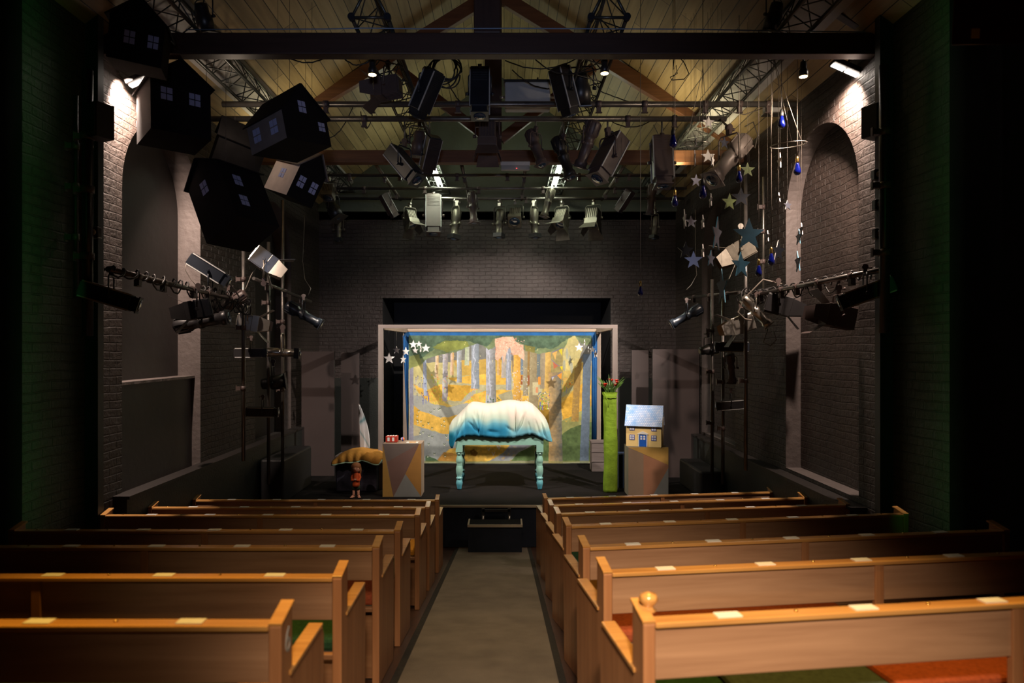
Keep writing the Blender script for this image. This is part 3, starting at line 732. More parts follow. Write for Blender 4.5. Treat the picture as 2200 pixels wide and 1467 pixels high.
rp.color_ramp.elements[0].position = .05; rp.color_ramp.elements[0].color = (.10, .42, .56, 1)
rp.color_ramp.elements[1].position = .32; rp.color_ramp.elements[1].color = (.30, .55, .46, 1)
nt.links.new(rp.outputs[0], b_.inputs['Base Color']); b_.inputs['Roughness'].default_value = .28
for sx in (-1, 1):
    for y in (.058, tdep - .06):
        leg_bm().build('leg', m_leg, t, loc=(sx * (hw - .058), y, 0))

# ------------------------------------------------------------------ dyed cloth over the lumpy bundle on the table
TOP = [(963, 915), (968, 903), (980, 893), (992, 881), (1003, 870), (1012, 865), (1024, 865.5), (1036, 868), (1050, 869), (1064, 867), (1080, 863), (1095, 861), (1108, 862), (1122, 865), (1134, 864), (1146, 869), (1158, 880), (1168, 891), (1175, 899), (1181, 913), (1184, 928), (1188, 945)]
HEM = [(963, 948), (967, 961), (973, 961), (978, 944), (984, 940), (992, 937), (1004, 935), (1020, 935), (1040, 937), (1060, 939), (1080, 940), (1100, 940), (1115, 937), (1128, 934), (1140, 931), (1150, 933), (1160, 938), (1170, 942), (1178, 947), (1188, 949)]
n_s, n_a = 260, 120
sx = np.linspace(963.5, 1187.5, n_s)
top = np.interp(sx, *zip(*TOP)); hem = np.interp(sx, *zip(*HEM)) + 2.2
k = np.ones(5) / 5; top = np.convolve(np.pad(top, 2, 'edge'), k, 'valid'); hem = np.convolve(np.pad(hem, 2, 'edge'), k, 'valid')
a = np.linspace(0, 1, n_a)
A, S = np.meshgrid(a, sx, indexing='ij')
T_, H_ = np.meshgrid(a, top, indexing='ij')[1], np.meshgrid(a, hem, indexing='ij')[1]
ztop = CAMZ + (CY - T_) * (YT + .30) / F * 1.0; zhem = CAMZ + (CY - H_) * (YT - .03) / F
xw = (S - CX) * (YT - .02) / F
# front half of the profile 0..0.5 climbs from hem to crest, back half falls behind
ang = A * math.pi
yf = YT - .03; yb = YT + tdep + .05
c = np.cos(ang); s_ = np.sin(ang)
yc = (yf + yb) / 2; ry = (yb - yf) / 2
Yg = yc - ry * np.sign(c) * np.abs(c) ** .55
Zg = zhem + (ztop - zhem) * np.abs(s_) ** .62
# folds that run up from the tied places, plus soft wrinkles
def fold(cx, cz, ex, ez, wd, amp):
    dx, dz = ex - cx, ez - cz; L = math.hypot(dx, dz); PXg = S; PYg = CY - (Zg - CAMZ) * F / YT
    u = ((PXg - cx) * dx + (PYg - cz) * dz) / L / L; v = ((PXg - cx) * -dz + (PYg - cz) * dx) / L
    return amp * np.exp(-(v / wd) ** 2) * np.clip(np.minimum(u * 5, (1.05 - u) * 3), 0, 1)
D = np.zeros_like(S)
for f in ((1031, 938, 1024, 880, 2.2, -.030), (1031, 938, 1040, 875, 3.0, .022), (1031, 930, 1005, 905, 2.4, -.022), (1031, 925, 1015, 890, 3, .02), (1108, 935, 1107, 870, 1.8, -.024), (1108, 935, 1130, 885, 2.6, -.026), (1108, 935, 1122, 890, 3, .02), (1108, 930, 1085, 915, 2.4, -.018), (980, 940, 1000, 900, 3, -.02), (975, 945, 988, 895, 2.4, .02), (1160, 935, 1150, 900, 2.4, -.022), (1178, 945, 1168, 905, 2.6, .022), (1172, 940, 1160, 900, 2.2, -.02), (1140, 930, 1135, 905, 2.2, -.018), (1045, 925, 1075, 930, 3, -.02)):
    D += fold(*f)
D += .008 * np.sin(S * .55 + np.sin(A * 9) * 1.5) * np.clip(1 - A * 1.7, 0, 1) * (S < 1000) + .006 * np.sin(S * .35 + A * 6)
front = A < .5
Yg = Yg - np.where(front, D, -D * .4); 
endf = np.clip(np.minimum((S - 963.5) / 14, (1187.5 - S) / 14), 0, 1) ** .5
Yg = yc + (Yg - yc) * (.45 + .55 * endf) - (1 - endf) * .12
PYg = CY - (Zg - CAMZ) * F / (YT)
dye = np.interp(S, [960, 985, 1000, 1090, 1100, 1180], [938, 915, 905, 908, 921, 926]) + 3 * np.sin(S * .11) + 1.5 * np.sin(S * .23)
b_ = (PYg - dye)
def mixc(c0, c1, t): t = np.clip(t, 0, 1)[..., None]; return np.array(c0) * (1 - t) + np.array(c1) * t
colr = mixc((238, 222, 208), (205, 222, 205), (b_ + 32) / 22)
colr = mixc((0, 0, 0), (1, 1, 1), np.ones_like(b_)) * colr
t2 = np.clip((b_ + 8) / 12, 0, 1)[..., None]; colr = colr * (1 - t2) + np.array((128, 196, 214)) * t2
t3 = (np.clip((b_ - 2) / 14, 0, 1) * np.clip((1105 - S) / 20, .15, 1))[..., None]; colr = colr * (1 - t3) + np.array((48, 146, 190)) * t3
t4 = (np.clip((978 - S) / 6, 0, 1) * np.clip((PYg - 925) / 12, 0, 1))[..., None]; colr = colr * (1 - t4) + np.array((8, 105, 135)) * t4
t5 = (np.clip((PYg - H_ + 2.5) / 2, 0, 1) * .3)[..., None]; colr = colr * (1 - t5) + np.array((130, 200, 225)) * t5
rgb = np.clip(colr * .93 / 255., 0, 1); rgb = np.where(rgb <= .04045, rgb / 12.92, ((rgb + .055) / 1.055) ** 2.4)
o = grid_obj('table_cloth', xw, Yg, Zg, rgb, vcol_mat('dip_dyed_cotton', .9, .25, 90), None, .004)
tag(o, 'dip-dyed cloth, white above blue, draped over a long bundle on the mint table', 'cloth')
mb = MB()
prof = []
for i in range(0, n_s - 24, 8):
    pass
bx = np.linspace(985, 1165, 16)
vs = []; n = 12
for x in bx:
    zt_ = CAMZ + (CY - np.interp(x, *zip(*TOP)) - 4) * (YT + .3) / F; r = (zt_ - tz) / 2 - .03
    r = max(.03, r)
    for j in range(n):
        an = 2 * math.pi * j / n; vs.append(((x - CX) * YT / F, YT + .36 + .26 * math.cos(an), tz + r + .01 + r * math.sin(an)))
fs = [(i * n + j, i * n + (j + 1) % n, (i + 1) * n + (j + 1) % n, (i + 1) * n + j) for i in range(15) for j in range(n)] + [tuple(range(n))[::-1], tuple(15 * n + j for j in range(n))]
o = MB().add(vs, fs, 0, True).build('stuffed_bundle', M['black'])
tag(o, 'long dark padded bundle lying on the mint table under the dyed cloth', 'bundle')

# ------------------------------------------------------------------ plinths painted with triangles
def tri_mats():
    d = {}
    for k, c in dict(taupe=(.17, .13, .115), brown=(.19, .105, .085), ochre=(.42, .235, .055), orange=(.40, .19, .045), grey=(.24, .235, .22), pale=(.30, .22, .16), rust=(.36, .17, .095), gold=(.50, .30, .075), side=(.17, .15, .11), tan=(.26, .18, .12)).items():
        d[k] = mat('plinth_' + k, c, .6, var=.06)
    return d
TM = tri_mats(); TK = list(TM)
def plinth(label, px0, px1, pyt, pyb, Y, dep, tris, sidecol):
    s = Y / F; w = (px1 - px0) * s; h = (pyb - pyt) * s
    t = thing('plinth', label, 'plinth', ((px0 - CX) * s, Y, SZ), group=None)
    mb = MB(); mb.box((w / 2, dep / 2 + .002, h / 2), (w, dep, h - .002)); mb.build('carcass', TM[sidecol], t)
    mb = MB()
    for pts, c in tris:
        mb.add([(x * w, 0, z * h) for x, z in pts], [tuple(range(len(pts)))], TK.index(c))
    o = mb.build('painted_front', [TM[k] for k in TK], t)
    return t
H1p = plinth('square plinth with painted triangles in brown, orange and grey beside the cloth-covered bench', 822, 905, 953, 1067, 10.96, .40,
    [([(0, 1), (0, 0), (.28, 0)], 'ochre'), ([(0, 1), (.12, .66), (.95, 1)], 'taupe'), ([(.12, .66), (.28, 0), (.59, .43), (.95, 1)], 'brown'),
     ([(.28, 0), (1, 0), (.59, .43)], 'grey'), ([(.59, .43), (1, 0), (1, 1), (.95, 1)], 'orange')], 'pale')
H2p = plinth('square plinth with gold, rust and grey triangles carrying the little yellow house', 1350, 1436, 961, 1066, 11.0, .40,
    [([(0, 1), (1, .64), (1, 1)], 'gold'), ([(0, 1), (0, 0), (.38, 0), (.38, .86)], 'tan'), ([(.38, .86), (.38, 0), (.60, 0), (1, .58), (1, .64)], 'rust'), ([(.60, 0), (1, 0), (1, .58)], 'grey')], 'side')

# ------------------------------------------------------------------ doll's house
M['yellow'] = mat('pale_yellow_paint', (.80, .58, .24), .5, var=.05)
M['doorblue'] = mat('bright_blue_paint', (.012, .10, .50), .4, var=.05)
M['windowblue'] = mat('window_blue', (.07, .10, .42), .4, var=.1)
m_tile, nt, b_ = newmat('scalloped_blue_tiles')
tc = nt.nodes.new('ShaderNodeTexCoord'); br = nt.nodes.new('ShaderNodeTexBrick'); sp = nt.nodes.new('ShaderNodeSeparateXYZ'); cb = nt.nodes.new('ShaderNodeCombineXYZ')
nt.links.new(tc.outputs['Object'], sp.inputs[0]); nt.links.new(sp.outputs[0], cb.inputs[0]); nt.links.new(sp.outputs[2], cb.inputs[1]); nt.links.new(cb.outputs[0], br.inputs[0])
br.inputs['Brick Width'].default_value = .034; br.inputs['Row Height'].default_value = .026; br.inputs['Mortar Size'].default_value = .0035; br.inputs['Mortar Smooth'].default_value = .8; br.inputs['Scale'].default_value = 1
br.inputs['Color1'].default_value = (.42, .56, .80, 1); br.inputs['Color2'].default_value = (.62, .68, .82, 1); br.inputs['Mortar'].default_value = (.10, .25, .62, 1)
nz = nt.nodes.new('ShaderNodeTexNoise'); nz.inputs['Scale'].default_value = 5; nt.links.new(tc.outputs['Object'], nz.inputs[0])
mx = nt.nodes.new('ShaderNodeMix'); mx.data_type = 'RGBA'; mx.inputs[7].default_value = (.16, .36, .72, 1)
rp = nt.nodes.new('ShaderNodeValToRGB'); rp.color_ramp.elements[0].position = .48; rp.color_ramp.elements[1].position = .7; nt.links.new(nz.outputs[0], rp.inputs[0])
nt.links.new(rp.outputs[0], mx.inputs[0]); nt.links.new(br.outputs[0], mx.inputs[6]); nt.links.new(mx.outputs[2], b_.inputs['Base Color']); b_.inputs['Roughness'].default_value = .5
hz = CAMZ - (953 - CY) * 11.1 / F
ho = thing('dollhouse', 'small pale yellow doll house with blue tiled roof and blue door on the right plinth', 'dollhouse', (W(1386, 900, 11.18).x, 11.21, SZ + (1066 - 961) * 11.0 / F), (0, 0, R(-20)))
hw_, hd, hh, hr = .565, .22, .385, .27
mb = MB(); mb.box((0, 0, hh / 2), (hw_, 2 * hd * .62, hh))
g = hd * .62
mb.prism([(-hw_ / 2, -g, hh), (-hw_ / 2, g, hh), (-hw_ / 2, 0, hh + hr)], (hw_, 0, 0)); mb.build('walls', M['yellow'], ho)
mb = MB()
for s in (-1, 1):
    n_ = Vector((0, s * hr, g)).normalized() * .014
    a_, b2 = Vector((-hw_ / 2 - .018, s * (g + .03), hh - hr * .03 / g)), Vector((-hw_ / 2 - .018, 0, hh + hr))
    mb.prism([a_, b2, b2 + n_, a_ + n_], (hw_ + .036, 0, 0))
mb.build('roof', m_tile, ho)
def dwin(x, z, w=.082, h=.085, side=False):
    mb = MB(); 
    if side: mb.box((hw_ / 2 + .003, x, z), (.006, w, h))
    else: mb.box((x, -g - .003, z), (w, .006, h))
    fr = mb.build('window', M['windowblue'], ho)
    if not side:
        mb = MB()
        for a in (-1, 1):
            for c in (-1, 1): mb.box((x + a * w * .23, -g - .0065, z + c * h * .23), (w * .33, .003, h * .33))
        mb.build('panes', M['white'], fr)
for x in (-.185, .165):
    for z in (.145, .300): dwin(x, z)
dwin(-.02, .30, .03, .085, True)
mb = MB(); mb.box((-.01, -g - .004, .098), (.118, .008, .19)); dr = mb.build('door', M['doorblue'], ho)
mb = MB()
for a in (-1, 1):
    for z in (.125, .163): mb.box((-.01 + a * .024, -g - .0095, z), (.03, .003, .028))
mb.build('panes', M['white'], dr)
MB().lathe((.035, -g - .008, .08), (0, -1, 0), [(0, .004), (.006, .005), (.009, 0)], 8).build('door_knob', M['brass'], dr)
mb = MB()
for a in (-1, 1): mb.box((-.01 + a * .067, -g - .006, .10), (.014, .014, .20))
mb.prism([(-.095, -g - .016, .20), (.075, -g - .016, .20), (.075, -g - .016, .21), (-.01, -g - .016, .252), (-.095, -g - .016, .21)], (0, .016, 0))
mb.build('porch', M['white'], ho)

# ------------------------------------------------------------------ tall lime sack and the flowers in it
m_lime = mat('lime_felt', (.15, .24, .018), .9, var=.3, scale=5, bump=.4, bscale=18, spec=.15)
YV = 11.2; s = YV / F; xc = (1314 - CX) * s; zt = CAMZ - (843 - CY) * s
t = thing('lime_cloth_tube', 'tall lime green cloth tube tied near its top, standing beside the backdrop frame', 'cloth tube', (xc, YV + .14, SZ))
n = 28; prof = []
hV = zt - SZ
vs = []; fs = []; rows = 34
for i in range(rows + 1):
    u = i / rows
    rx = .122 - .010 * u + .004 * math.sin(u * 17); 
    if u > .955: rx = .112 + .018 * (u - .955) / .045
    if .93 < u < .955: rx = .104
    for j in range(n):
        an = 2 * math.pi * j / n
        sq = 1 / max(abs(math.cos(an)), abs(math.sin(an))) ** .55
        rr = rx * sq * .95 * (1 + .03 * math.sin(an * 3 + u * 6) + (.05 * math.sin(an * 9) if u > .9 else 0))
        vs.append((rr * math.cos(an) + .004 * math.sin(u * 5), rr * math.sin(an) * .8, hV * u))
for i in range(rows):
    for j in range(n): fs.append((i * n + j, i * n + (j + 1) % n, (i + 1) * n + (j + 1) % n, (i + 1) * n + j))
fs.append(tuple(range(n))[::-1]); fs.append(tuple(rows * n - n + j for j in range(n)))
MB().add(vs, fs, 0, True).build('sleeve', m_lime, t)
mb = MB(); ring = [(.112 * math.cos(a_), .095 * math.sin(a_), hV * .943 + .004 * math.sin(3 * a_)) for a_ in [2 * math.pi * q / 24 for q in range(25)]]
mb.path(ring, .007, 6); mb.build('cord_tie', m_lime, t)
mb = MB(); mb.path([(-.06, -.11, hV * .943), (-.11, -.12, hV * .955), (-.145, -.12, hV * .985), (-.12, -.12, hV * 1.0), (-.095, -.12, hV * .96), (-.07, -.11, hV * .93), (-.05, -.12, hV * .89), (-.055, -.12, hV * .85)], .008, 6); mb.build('bow', m_lime, t)
m_red = mat('red_petal', (.62, .035, .012), .6, var=.2); m_leaf = mat('leaf_green', (.07, .15, .02), .6, var=.3)
t = thing('flower_bunch', 'bunch of red flowers with green leaves sticking out of the lime cloth tube', 'flowers', (xc, YV + .14, zt - .06))
rr = random.Random(4)
for k in range(12):
    x, y, z = rr.uniform(-.15, .13), rr.uniform(-.10, .04), rr.uniform(.13, .27)
    st = MB(); st.path([(x * .3, y * .3, 0), (x * .6, y * .6, z * .5), (x, y, z)], .004, 5); so = st.build('stem', m_leaf, t)
    mb = MB()
    for j in range(6):
        an = j * math.pi / 3 + k; d = Vector((math.cos(an), math.sin(an), .5)).normalized(); c0 = Vector((x, y, z)); sd = d.cross(Vector((0, 0, 1))).normalized()
        mb.add([c0, c0 + d * .025 + sd * .018, c0 + d * .052, c0 + d * .025 - sd * .018], [(0, 1, 2, 3)], 0, True)
    mb.lathe((x, y, z - .01), (0, 0, 1), [(0, .004), (.012, .018), (.03, .012), (.035, 0)], 8)
    mb.build('blossom', m_red, so)
mb = MB()
for k in range(44):
    an = rr.uniform(0, 6.28); L = rr.uniform(.16, .38); d = Vector((math.cos(an) * .55, math.sin(an) * .4, 1)).normalized(); b0 = Vector((math.cos(an) * .05, math.sin(an) * .03, .02)); sd = d.cross(Vector((0, 1, .2))).normalized() * .010
    p1 = b0 + d * L * .6; p2 = b0 + d * L + Vector((math.cos(an) * .05, 0, -.02))
    mb.add([b0 - sd * .3, b0 + sd * .3, p1 + sd, p2, p1 - sd], [(0, 1, 2, 3, 4)], 0, True)
mb.build('leaves', m_leaf, t)
# crates behind the tube
M['crate'] = wood_mat('grey_crate_wood', (.10, .075, .07), (.19, .15, .14), 'X', .7)
t = thing('wooden_crate', 'grey wooden crate between the backdrop and the lime green tube', 'crate', (W(1288, 1000, 13.3).x, 13.3, SZ))
mb = MB()
for i in range(3): mb.box((0, 0, .09 + i * .185), (.34, .30, .17))
mb.build('slatted_side', M['crate'], t)
MB().box((0, 0, .565), (.36, .32, .03)).build('lid', M['crate'], t)
o = MB().box((2.07, 11.75, SZ + .29), (.24, .30, .58)).build('blue_box', mat('navy_paint', (.012, .025, .06), .6), bevel=.01)
tag(o, 'navy painted box in the gap between lime green tube and right plinth', 'box')

# ------------------------------------------------------------------ bench with blanket, puppet, sail, toys
YN = 11.35
o = thing('play_bench', 'low bench wrapped in dark printed cloth left of the triangle-painted plinth', 'bench', (W(765, 1000, YN).x, YN, SZ))
m_dk = mat('dark_print_cloth', (.045, .042, .060), .9, var=.75, scale=5, spec=.1)
bw = 88 * YN / F; bh = (1058 - 985) * YN / F
mb = MB(); mb.box((0, .22, bh / 2), (bw, .44, bh)); mb.build('cloth_wrapped_body', m_dk, o, .02)
MB().box((0, .22, bh + .012), (bw + .03, .46, .024)).build('bench_top', M['crate'], o)
# blanket: lumpy grid
m_ochre = mat('ochre_blanket', (.42, .20, .04), .9, var=.12, scale=8, bump=.35, bscale=30, spec=.1)
m_mint = mat('pale_green_trim', (.28, .42, .30), .8, var=.1)
u = np.linspace(0, 1, 60); v = np.linspace(0, 1, 36); Vv, Uu = np.meshgrid(v, u, indexing='ij')
bx0, bx1 = W(712, 1000, YN - .1).x, W(823, 1000, YN - .1).x
X = bx0 + (bx1 - bx0) * Uu
crest = np.interp(Uu, [0, .12, .3, .5, .7, .88, 1], [985, 974, 966, 964, 968, 969, 975]); hemp = np.interp(Uu, [0, .05, .25, .45, .6, .72, .85, .93, 1], [999, 999, 994, 994, 989, 994, 999, 998, 984])
zc = CAMZ + (CY - crest) * (YN + .2) / F; zh = CAMZ + (CY - hemp) * (YN - .1) / F
an = Vv * math.pi
Yb = YN + .21 - .30 * np.sign(np.cos(an)) * np.abs(np.cos(an)) ** .6; Zb = zh + (zc - zh) * np.abs(np.sin(an)) ** .55
Yb = Yb - .010 * np.sin(Uu * 42) * (Vv < .5)
bl = thing('blanket', 'padded ochre blanket with pale green edging spread over the low bench', 'blanket')
grid_obj('quilted_cover', X, Yb, Zb, None, m_ochre, bl, .02)
mb = MB(); mb.path([(X[0, i], Yb[0, i] - .006, Zb[0, i]) for i in range(0, 60, 2)], .013, 6); mb.build('edging', m_mint, bl)
# puppet girl
m_skin = mat('puppet_skin', (.62, .30, .20), .6, var=.06); m_hair = mat('puppet_hair', (.22, .08, .025), .7, var=.2)
m_jump = mat('orange_jumper', (.52, .075, .012), .85, var=.15, scale=30); m_skirt = mat('dark_green_skirt', (.012, .03, .015), .9)
YP = 10.9; s = YP / F
p = thing('puppet', 'child puppet with bare feet, orange jumper and dark green shorts standing before the bench', 'puppet', (W(765, 1068, YP).x, YP, SZ))
def pz(py): return CAMZ - (py - CY) * s - SZ
z_f, z_k, z_h, z_n, z_t = 0, pz(1056), pz(1044), pz(1014), pz(990)
mb = MB()
mb.lathe((0, 0, z_h - .01), (0, 0, 1), [(0, .05), (.06, .048), (.13, .045), (z_n - z_h - .02, .036), (z_n - z_h, .022), (z_n - z_h + .03, .02)], 20)
for sx_ in (-1, 1):
    mb.lathe((sx_ * .032, 0, z_h + .01), Vector((sx_ * .006, 0, -(z_h - .02))), [(0, .026), (.08, .022), (.13, .020), (z_h - .02, .021)], 14)
    # foot with toes, turned outwards
    d = Vector((sx_ * .45, -1, 0)).normalized(); a0 = Vector((sx_ * .038, .01, .020))
    mb.lathe(a0 - d * .02, d, [(0, .016), (.02, .022), (.05, .021), (.075, .018), (.088, .008)], 12)
    for q in range(5):
        sd = Vector((-d.y, d.x, 0)) * (q - 2) * .0085
        mb.lathe(a0 + d * .06 + sd + Vector((0, 0, -.006)), d, [(0, .006), (.014, .006), (.020 - .002 * abs(q - 1), .002)], 6)
body = mb.build('body', m_skin, p)
mb = MB(); mb.lathe((0, 0, z_n - .005), (0, 0, 1), [(0, .025), (.015, .048), (.04, .066), (.075, .070), (.105, .064), (.13, .045), (.145, .018), (.148, 0)], 24)
for sx_ in (-1, 1): mb.lathe((sx_ * .066, 0, z_n + .062), (sx_, -.2, 0), [(-.004, .008), (.004, .014), (.010, .008)], 8)
mb.lathe((0, -.066, z_n + .058), (0, -1, 0), [(-.01, .006), (.006, .009), (.014, .004)], 8)
hd_ = mb.build('head', m_skin, p)
m_eye = mat('puppet_eye', (.02, .012, .01), .3)
for sx_ in (-1, 1): MB().lathe((sx_ * .025, -.062, z_n + .076), (0, -1, 0), [(0, .007), (.006, .005), (.008, 0)], 8).build('eye', m_eye, hd_)
MB().box((0, -.063, z_n + .036), (.022, .008, .004)).build('mouth', m_red, hd_)
mb = MB(); mb.lathe((0, .010, z_n + .075), (0, 0, 1), [(-.02, .074), (.02, .078), (.05, .066), (.07, .042), (.078, .012), (.079, 0)], 24)
for sx_ in (-1, 1): mb.lathe((sx_ * .062, .012, z_n + .08), Vector((sx_ * .01, 0, -1)), [(0, .018), (.06, .022), (.12, .016), (.15, .006)], 10)
mb.build('hair', m_hair, hd_)
mb = MB(); mb.lathe((0, 0, z_h - .004), (0, 0, 1), [(0, .058), (.04, .057), (.10, .053), (z_n - z_h - .02, .046), (z_n - z_h - .002, .028)], 22)
for sx_ in (-1, 1): mb.path([(sx_ * .045, 0, z_n - .025), (sx_ * .068, -.01, z_n - .08), (sx_ * .058, -.04, z_n - .125), (sx_ * .02, -.062, z_n - .115)], .019, 10)
mb.build('jumper', m_jump, p)
for sx_ in (-1, 1):
    mb = MB(); c0 = Vector((sx_ * .018, -.066, z_n - .112)); mb.lathe(c0, Vector((-sx_, -.2, .3)), [(0, .012), (.012, .014), (.022, .010)], 10)
    for q in range(4): mb.lathe(c0 + Vector((-sx_ * .018, -.006, (q - 1.5) * .0065 + .006)), Vector((-sx_, -.1, .5)), [(0, .0036), (.012 + .002 * (q == 1), .0034), (.016 + .002 * (q == 1), .001)], 6)
    mb.lathe(c0 + Vector((0, -.004, .012)), Vector((-sx_ * .4, -.1, 1)), [(0, .004), (.012, .0034), (.015, .001)], 6)
    mb.build('hand', m_skin, p)
mb = MB()
for sx_ in (-1, 1): mb.lathe((sx_ * .030, 0, z_h + .01), (0, 0, -1), [(0, .034), (.03, .036), (.06, .037)], 14)
mb.build('shorts', m_skirt, p)
# sail prop
m_sail = vcol_mat('painted_sail', .7, .1)
YS = 11.75; n1, n0 = 50, 14
V2, U2 = np.meshgrid(np.linspace(0, 1, n1), np.linspace(0, 1, n0), indexing='ij')
pyy = 870 + V2 * 95; wl = 772 + V2 * 2; wr = 772 + 22 * np.sin(np.clip(V2 * 1.15, 0, 1) * math.pi / 2) ** .9
pxx = wl + (wr - wl) * U2
pyy = pyy - 3 * (1 - U2) * V2
Xs = (pxx - CX) * YS / F; Zs = CAMZ + (CY - pyy) * YS / F; Ys = YS + .03 * np.sin(U2 * math.pi)
cs = np.ones(V2.shape + (3,)) * np.array((.60, .60, .62))
g1 = np.exp(-((V2 - .40 + .1 * U2) / .05) ** 2) + .8 * np.exp(-((V2 - .62 - .35 * U2) / .035) ** 2)
cs = cs * (1 - np.clip(g1, 0, 1)[..., None] * .8) + np.array((.05, .22, .26)) * np.clip(g1, 0, 1)[..., None] * .8
t = thing('toy_sail', 'narrow curved white sail with blue green brush marks standing behind the ochre blanket', 'sail')
grid_obj('sail_cloth', Xs, Ys, Zs, cs, m_sail, t, .012)
MB().tube(W(774, 990, YS) + Vector((0, .02, -.2)), W(772, 868, YS) + Vector((-.01, .02, 0)), .010).build('mast', M['crate'], t)
# toys on the left plinth
zp = SZ + (1067 - 953) * 10.96 / F
t = thing('toy_bus', 'small red toy bus box with white windows on the left plinth', 'toy', (W(841, 950, 11.1).x, 11.16, zp))
m_bus = mat('red_card', (.42, .03, .015), .5, var=.1)
bw_ = .19; mb = MB(); mb.box((0, 0, .052), (bw_, .14, .10)); mb.build('bus_body', m_bus, t, .008)
for x in (-.045, .03): MB().box((x, -.072, .052), (.035, .004, .06)).build('window', M['white'], t)
mb = MB()
for k in range(4): mb.box((-.065 + k * .043, 0, .104), (.022, .12, .004))
mb.build('roof_stripes', M['plate'], t)
t = thing('toy_ball', 'small orange and blue striped ball behind the toy bus', 'ball', (W(864, 943, 11.2).x, 11.26, zp + .035))
m_or = mat('orange_plastic', (.7, .16, .03), .35)
mb = MB(); pr = [(math.cos(math.pi * q / 12) * -.033, math.sin(math.pi * q / 12) * .033) for q in range(13)]
mb.lathe((0, 0, 0), (1, 0, .2), [(a_, max(b3, .0005)) for a_, b3 in pr], 20); mb.build('ball_body', m_or, t)
MB().lathe((0, 0, 0), (1, 0, .2), [(-.009, .0325), (-.005, .0338), (.005, .0338), (.009, .0325)], 24, cap=False).build('blue_band', M['doorblue'], t)
MB().lathe((0, 0, 0), (1, 0, .2), [(-.022, .0255), (-.016, .0298), (-.014, .0300)], 24, cap=False).build('white_band', M['white'], t)
t = thing('picture_card', 'flat cream card with a yellow patch lying at the front edge of the left plinth', 'card', (W(883, 952, 11.0).x + .01, 11.08, zp + .004))
MB().box((0, 0, 0), (.19, .13, .006)).build('card_sheet', M['plate'], t); MB().box((.005, .0, .0042), (.11, .07, .002)).build('yellow_patch', M['ochre_pad'], t)

# ------------------------------------------------------------------ white stars strung in the frame
M['foam'] = mat('white_foam', (.80, .76, .74), .7, var=.03)
M['string'] = mat('thin_string', (.10, .085, .07), .8)
def star_mesh(R_, th, inner=.42, rim=False):
    pts = []
    for k in range(10):
        a_ = math.pi / 2 + k * math.pi / 5; r = R_ if k % 2 == 0 else R_ * inner
        pts.append((r * math.cos(a_), 0, r * math.sin(a_)))
    return pts
def star(name, px, py, size, Y, yaw, m, label, group, ztop=None, th=.012, rimmat=None, topx=None, tilt=0):
    c = W(px, py, Y); Rr = size / 2 * Y / F / .95
    t = thing(name, label, 'star', c, (R(tilt), 0, R(yaw)), group)
    pts = [Vector(p_) for p_ in star_mesh(Rr, th)]
    mb = MB()
    v = [p_ + Vector((0, -th / 2, 0)) for p_ in pts] + [p_ + Vector((0, th / 2, 0)) for p_ in pts] + [Vector((0, -th / 2, 0)), Vector((0, th / 2, 0))]
    fs = []
    for k in range(10):
        n_ = (k + 1) % 10; fs += [(20, k, n_)[::-1], (21, 10 + k, 10 + n_)]
    mb.add(v, fs, 0); mb.build('star_face', m, t)
    mb = MB(); mb.add(v[:20], [(k, (k + 1) % 10, 10 + (k + 1) % 10, 10 + k) for k in range(10)], 0); mb.build('star_edge', rimmat or m, t)
    if ztop is not None:
        iv = Euler((R(tilt), 0, R(yaw))).to_matrix().transposed(); p0 = Vector((0, 0, Rr - .004))
        MB().tube(p0, p0 + iv @ Vector((0, 0, ztop - c.z - Rr)), .0013, 4).build('string', M['string'], t)
    return t
PR = [(836, 770, 24, 11.75, 10, 'largest white star, lowest and furthest from the cloth'), (852, 752, 16, 12.0, -10, 'small white star just above the largest one'), (866, 772, 18, 12.3, 55, 'white star turned edgewise beside the inner upright'),
      (872, 755, 18, 12.3, 40, 'white star half turned in front of the inner upright'), (888, 740, 18, 12.8, 0, 'white star at the top left of the cloth'), (900, 739, 14, 13.1, 15, 'small white star right of the top pair'),
      (892, 753, 15, 13.3, -20, 'greyish white star hanging under the top pair'), (904, 750, 14, 13.4, 82, 'white star seen exactly edge on'), (915, 748, 19, 13.1, 0, 'rightmost white star of the upper left cluster'),
      (1244, 746, 19, 13.0, 0, 'large white star over the right of the cloth'), (1256, 736, 13, 13.4, 70, 'edgewise white star at the top right'), (1264, 751, 13, 13.4, 84, 'thin edge-on star over the right of the cloth'),
      (1273, 751, 14, 12.9, 10, 'small white star over the blue drape on the right'), (1280, 761, 16, 12.7, 50, 'half-turned white star beside the right inner upright')]
for px, py, sz, Y, yaw, d in PR:
    star('foam_star', px, py, sz, Y, yaw, M['foam'], d, 'white stars strung in the timber frame', FZ - .02, .014)

# ------------------------------------------------------------------ scenery flats and dark blocks at the sides
m_flat = mat('matt_flat_paint', (.070, .052, .050), .7, var=.08, scale=2, spec=.3)
def flat(px0, px1, pyt, Y, label, th=.05, ang=0):
    x0, x1 = (px0 - CX) * Y / F, (px1 - CX) * Y / F; h = CAMZ + (CY - pyt) * Y / F - SZ
    t = thing('scenery_flat', label, 'scenery flat', ((x0 + x1) / 2, Y, SZ), (0, 0, R(ang)))
    w_ = x1 - x0
    MB().box((0, 0, h / 2), (w_, .02, h)).build('panel', m_flat, t)
    mb = MB()
    for x in (-w_ / 2 + .03, w_ / 2 - .03): mb.box((x, .035, h / 2), (.06, .05, h))
    for z in (.04, h / 2, h - .04): mb.box((0, .035, z), (w_ - .12, .05, .08))
    mb.build('timber_backing', M['black'], t)
flat(648, 718, 755, 12.75, 'wide dark brown scenery flat against the left side of the stage')
flat(733, 772, 757, 13.75, 'narrow dark scenery flat behind the wide one left of the frame')
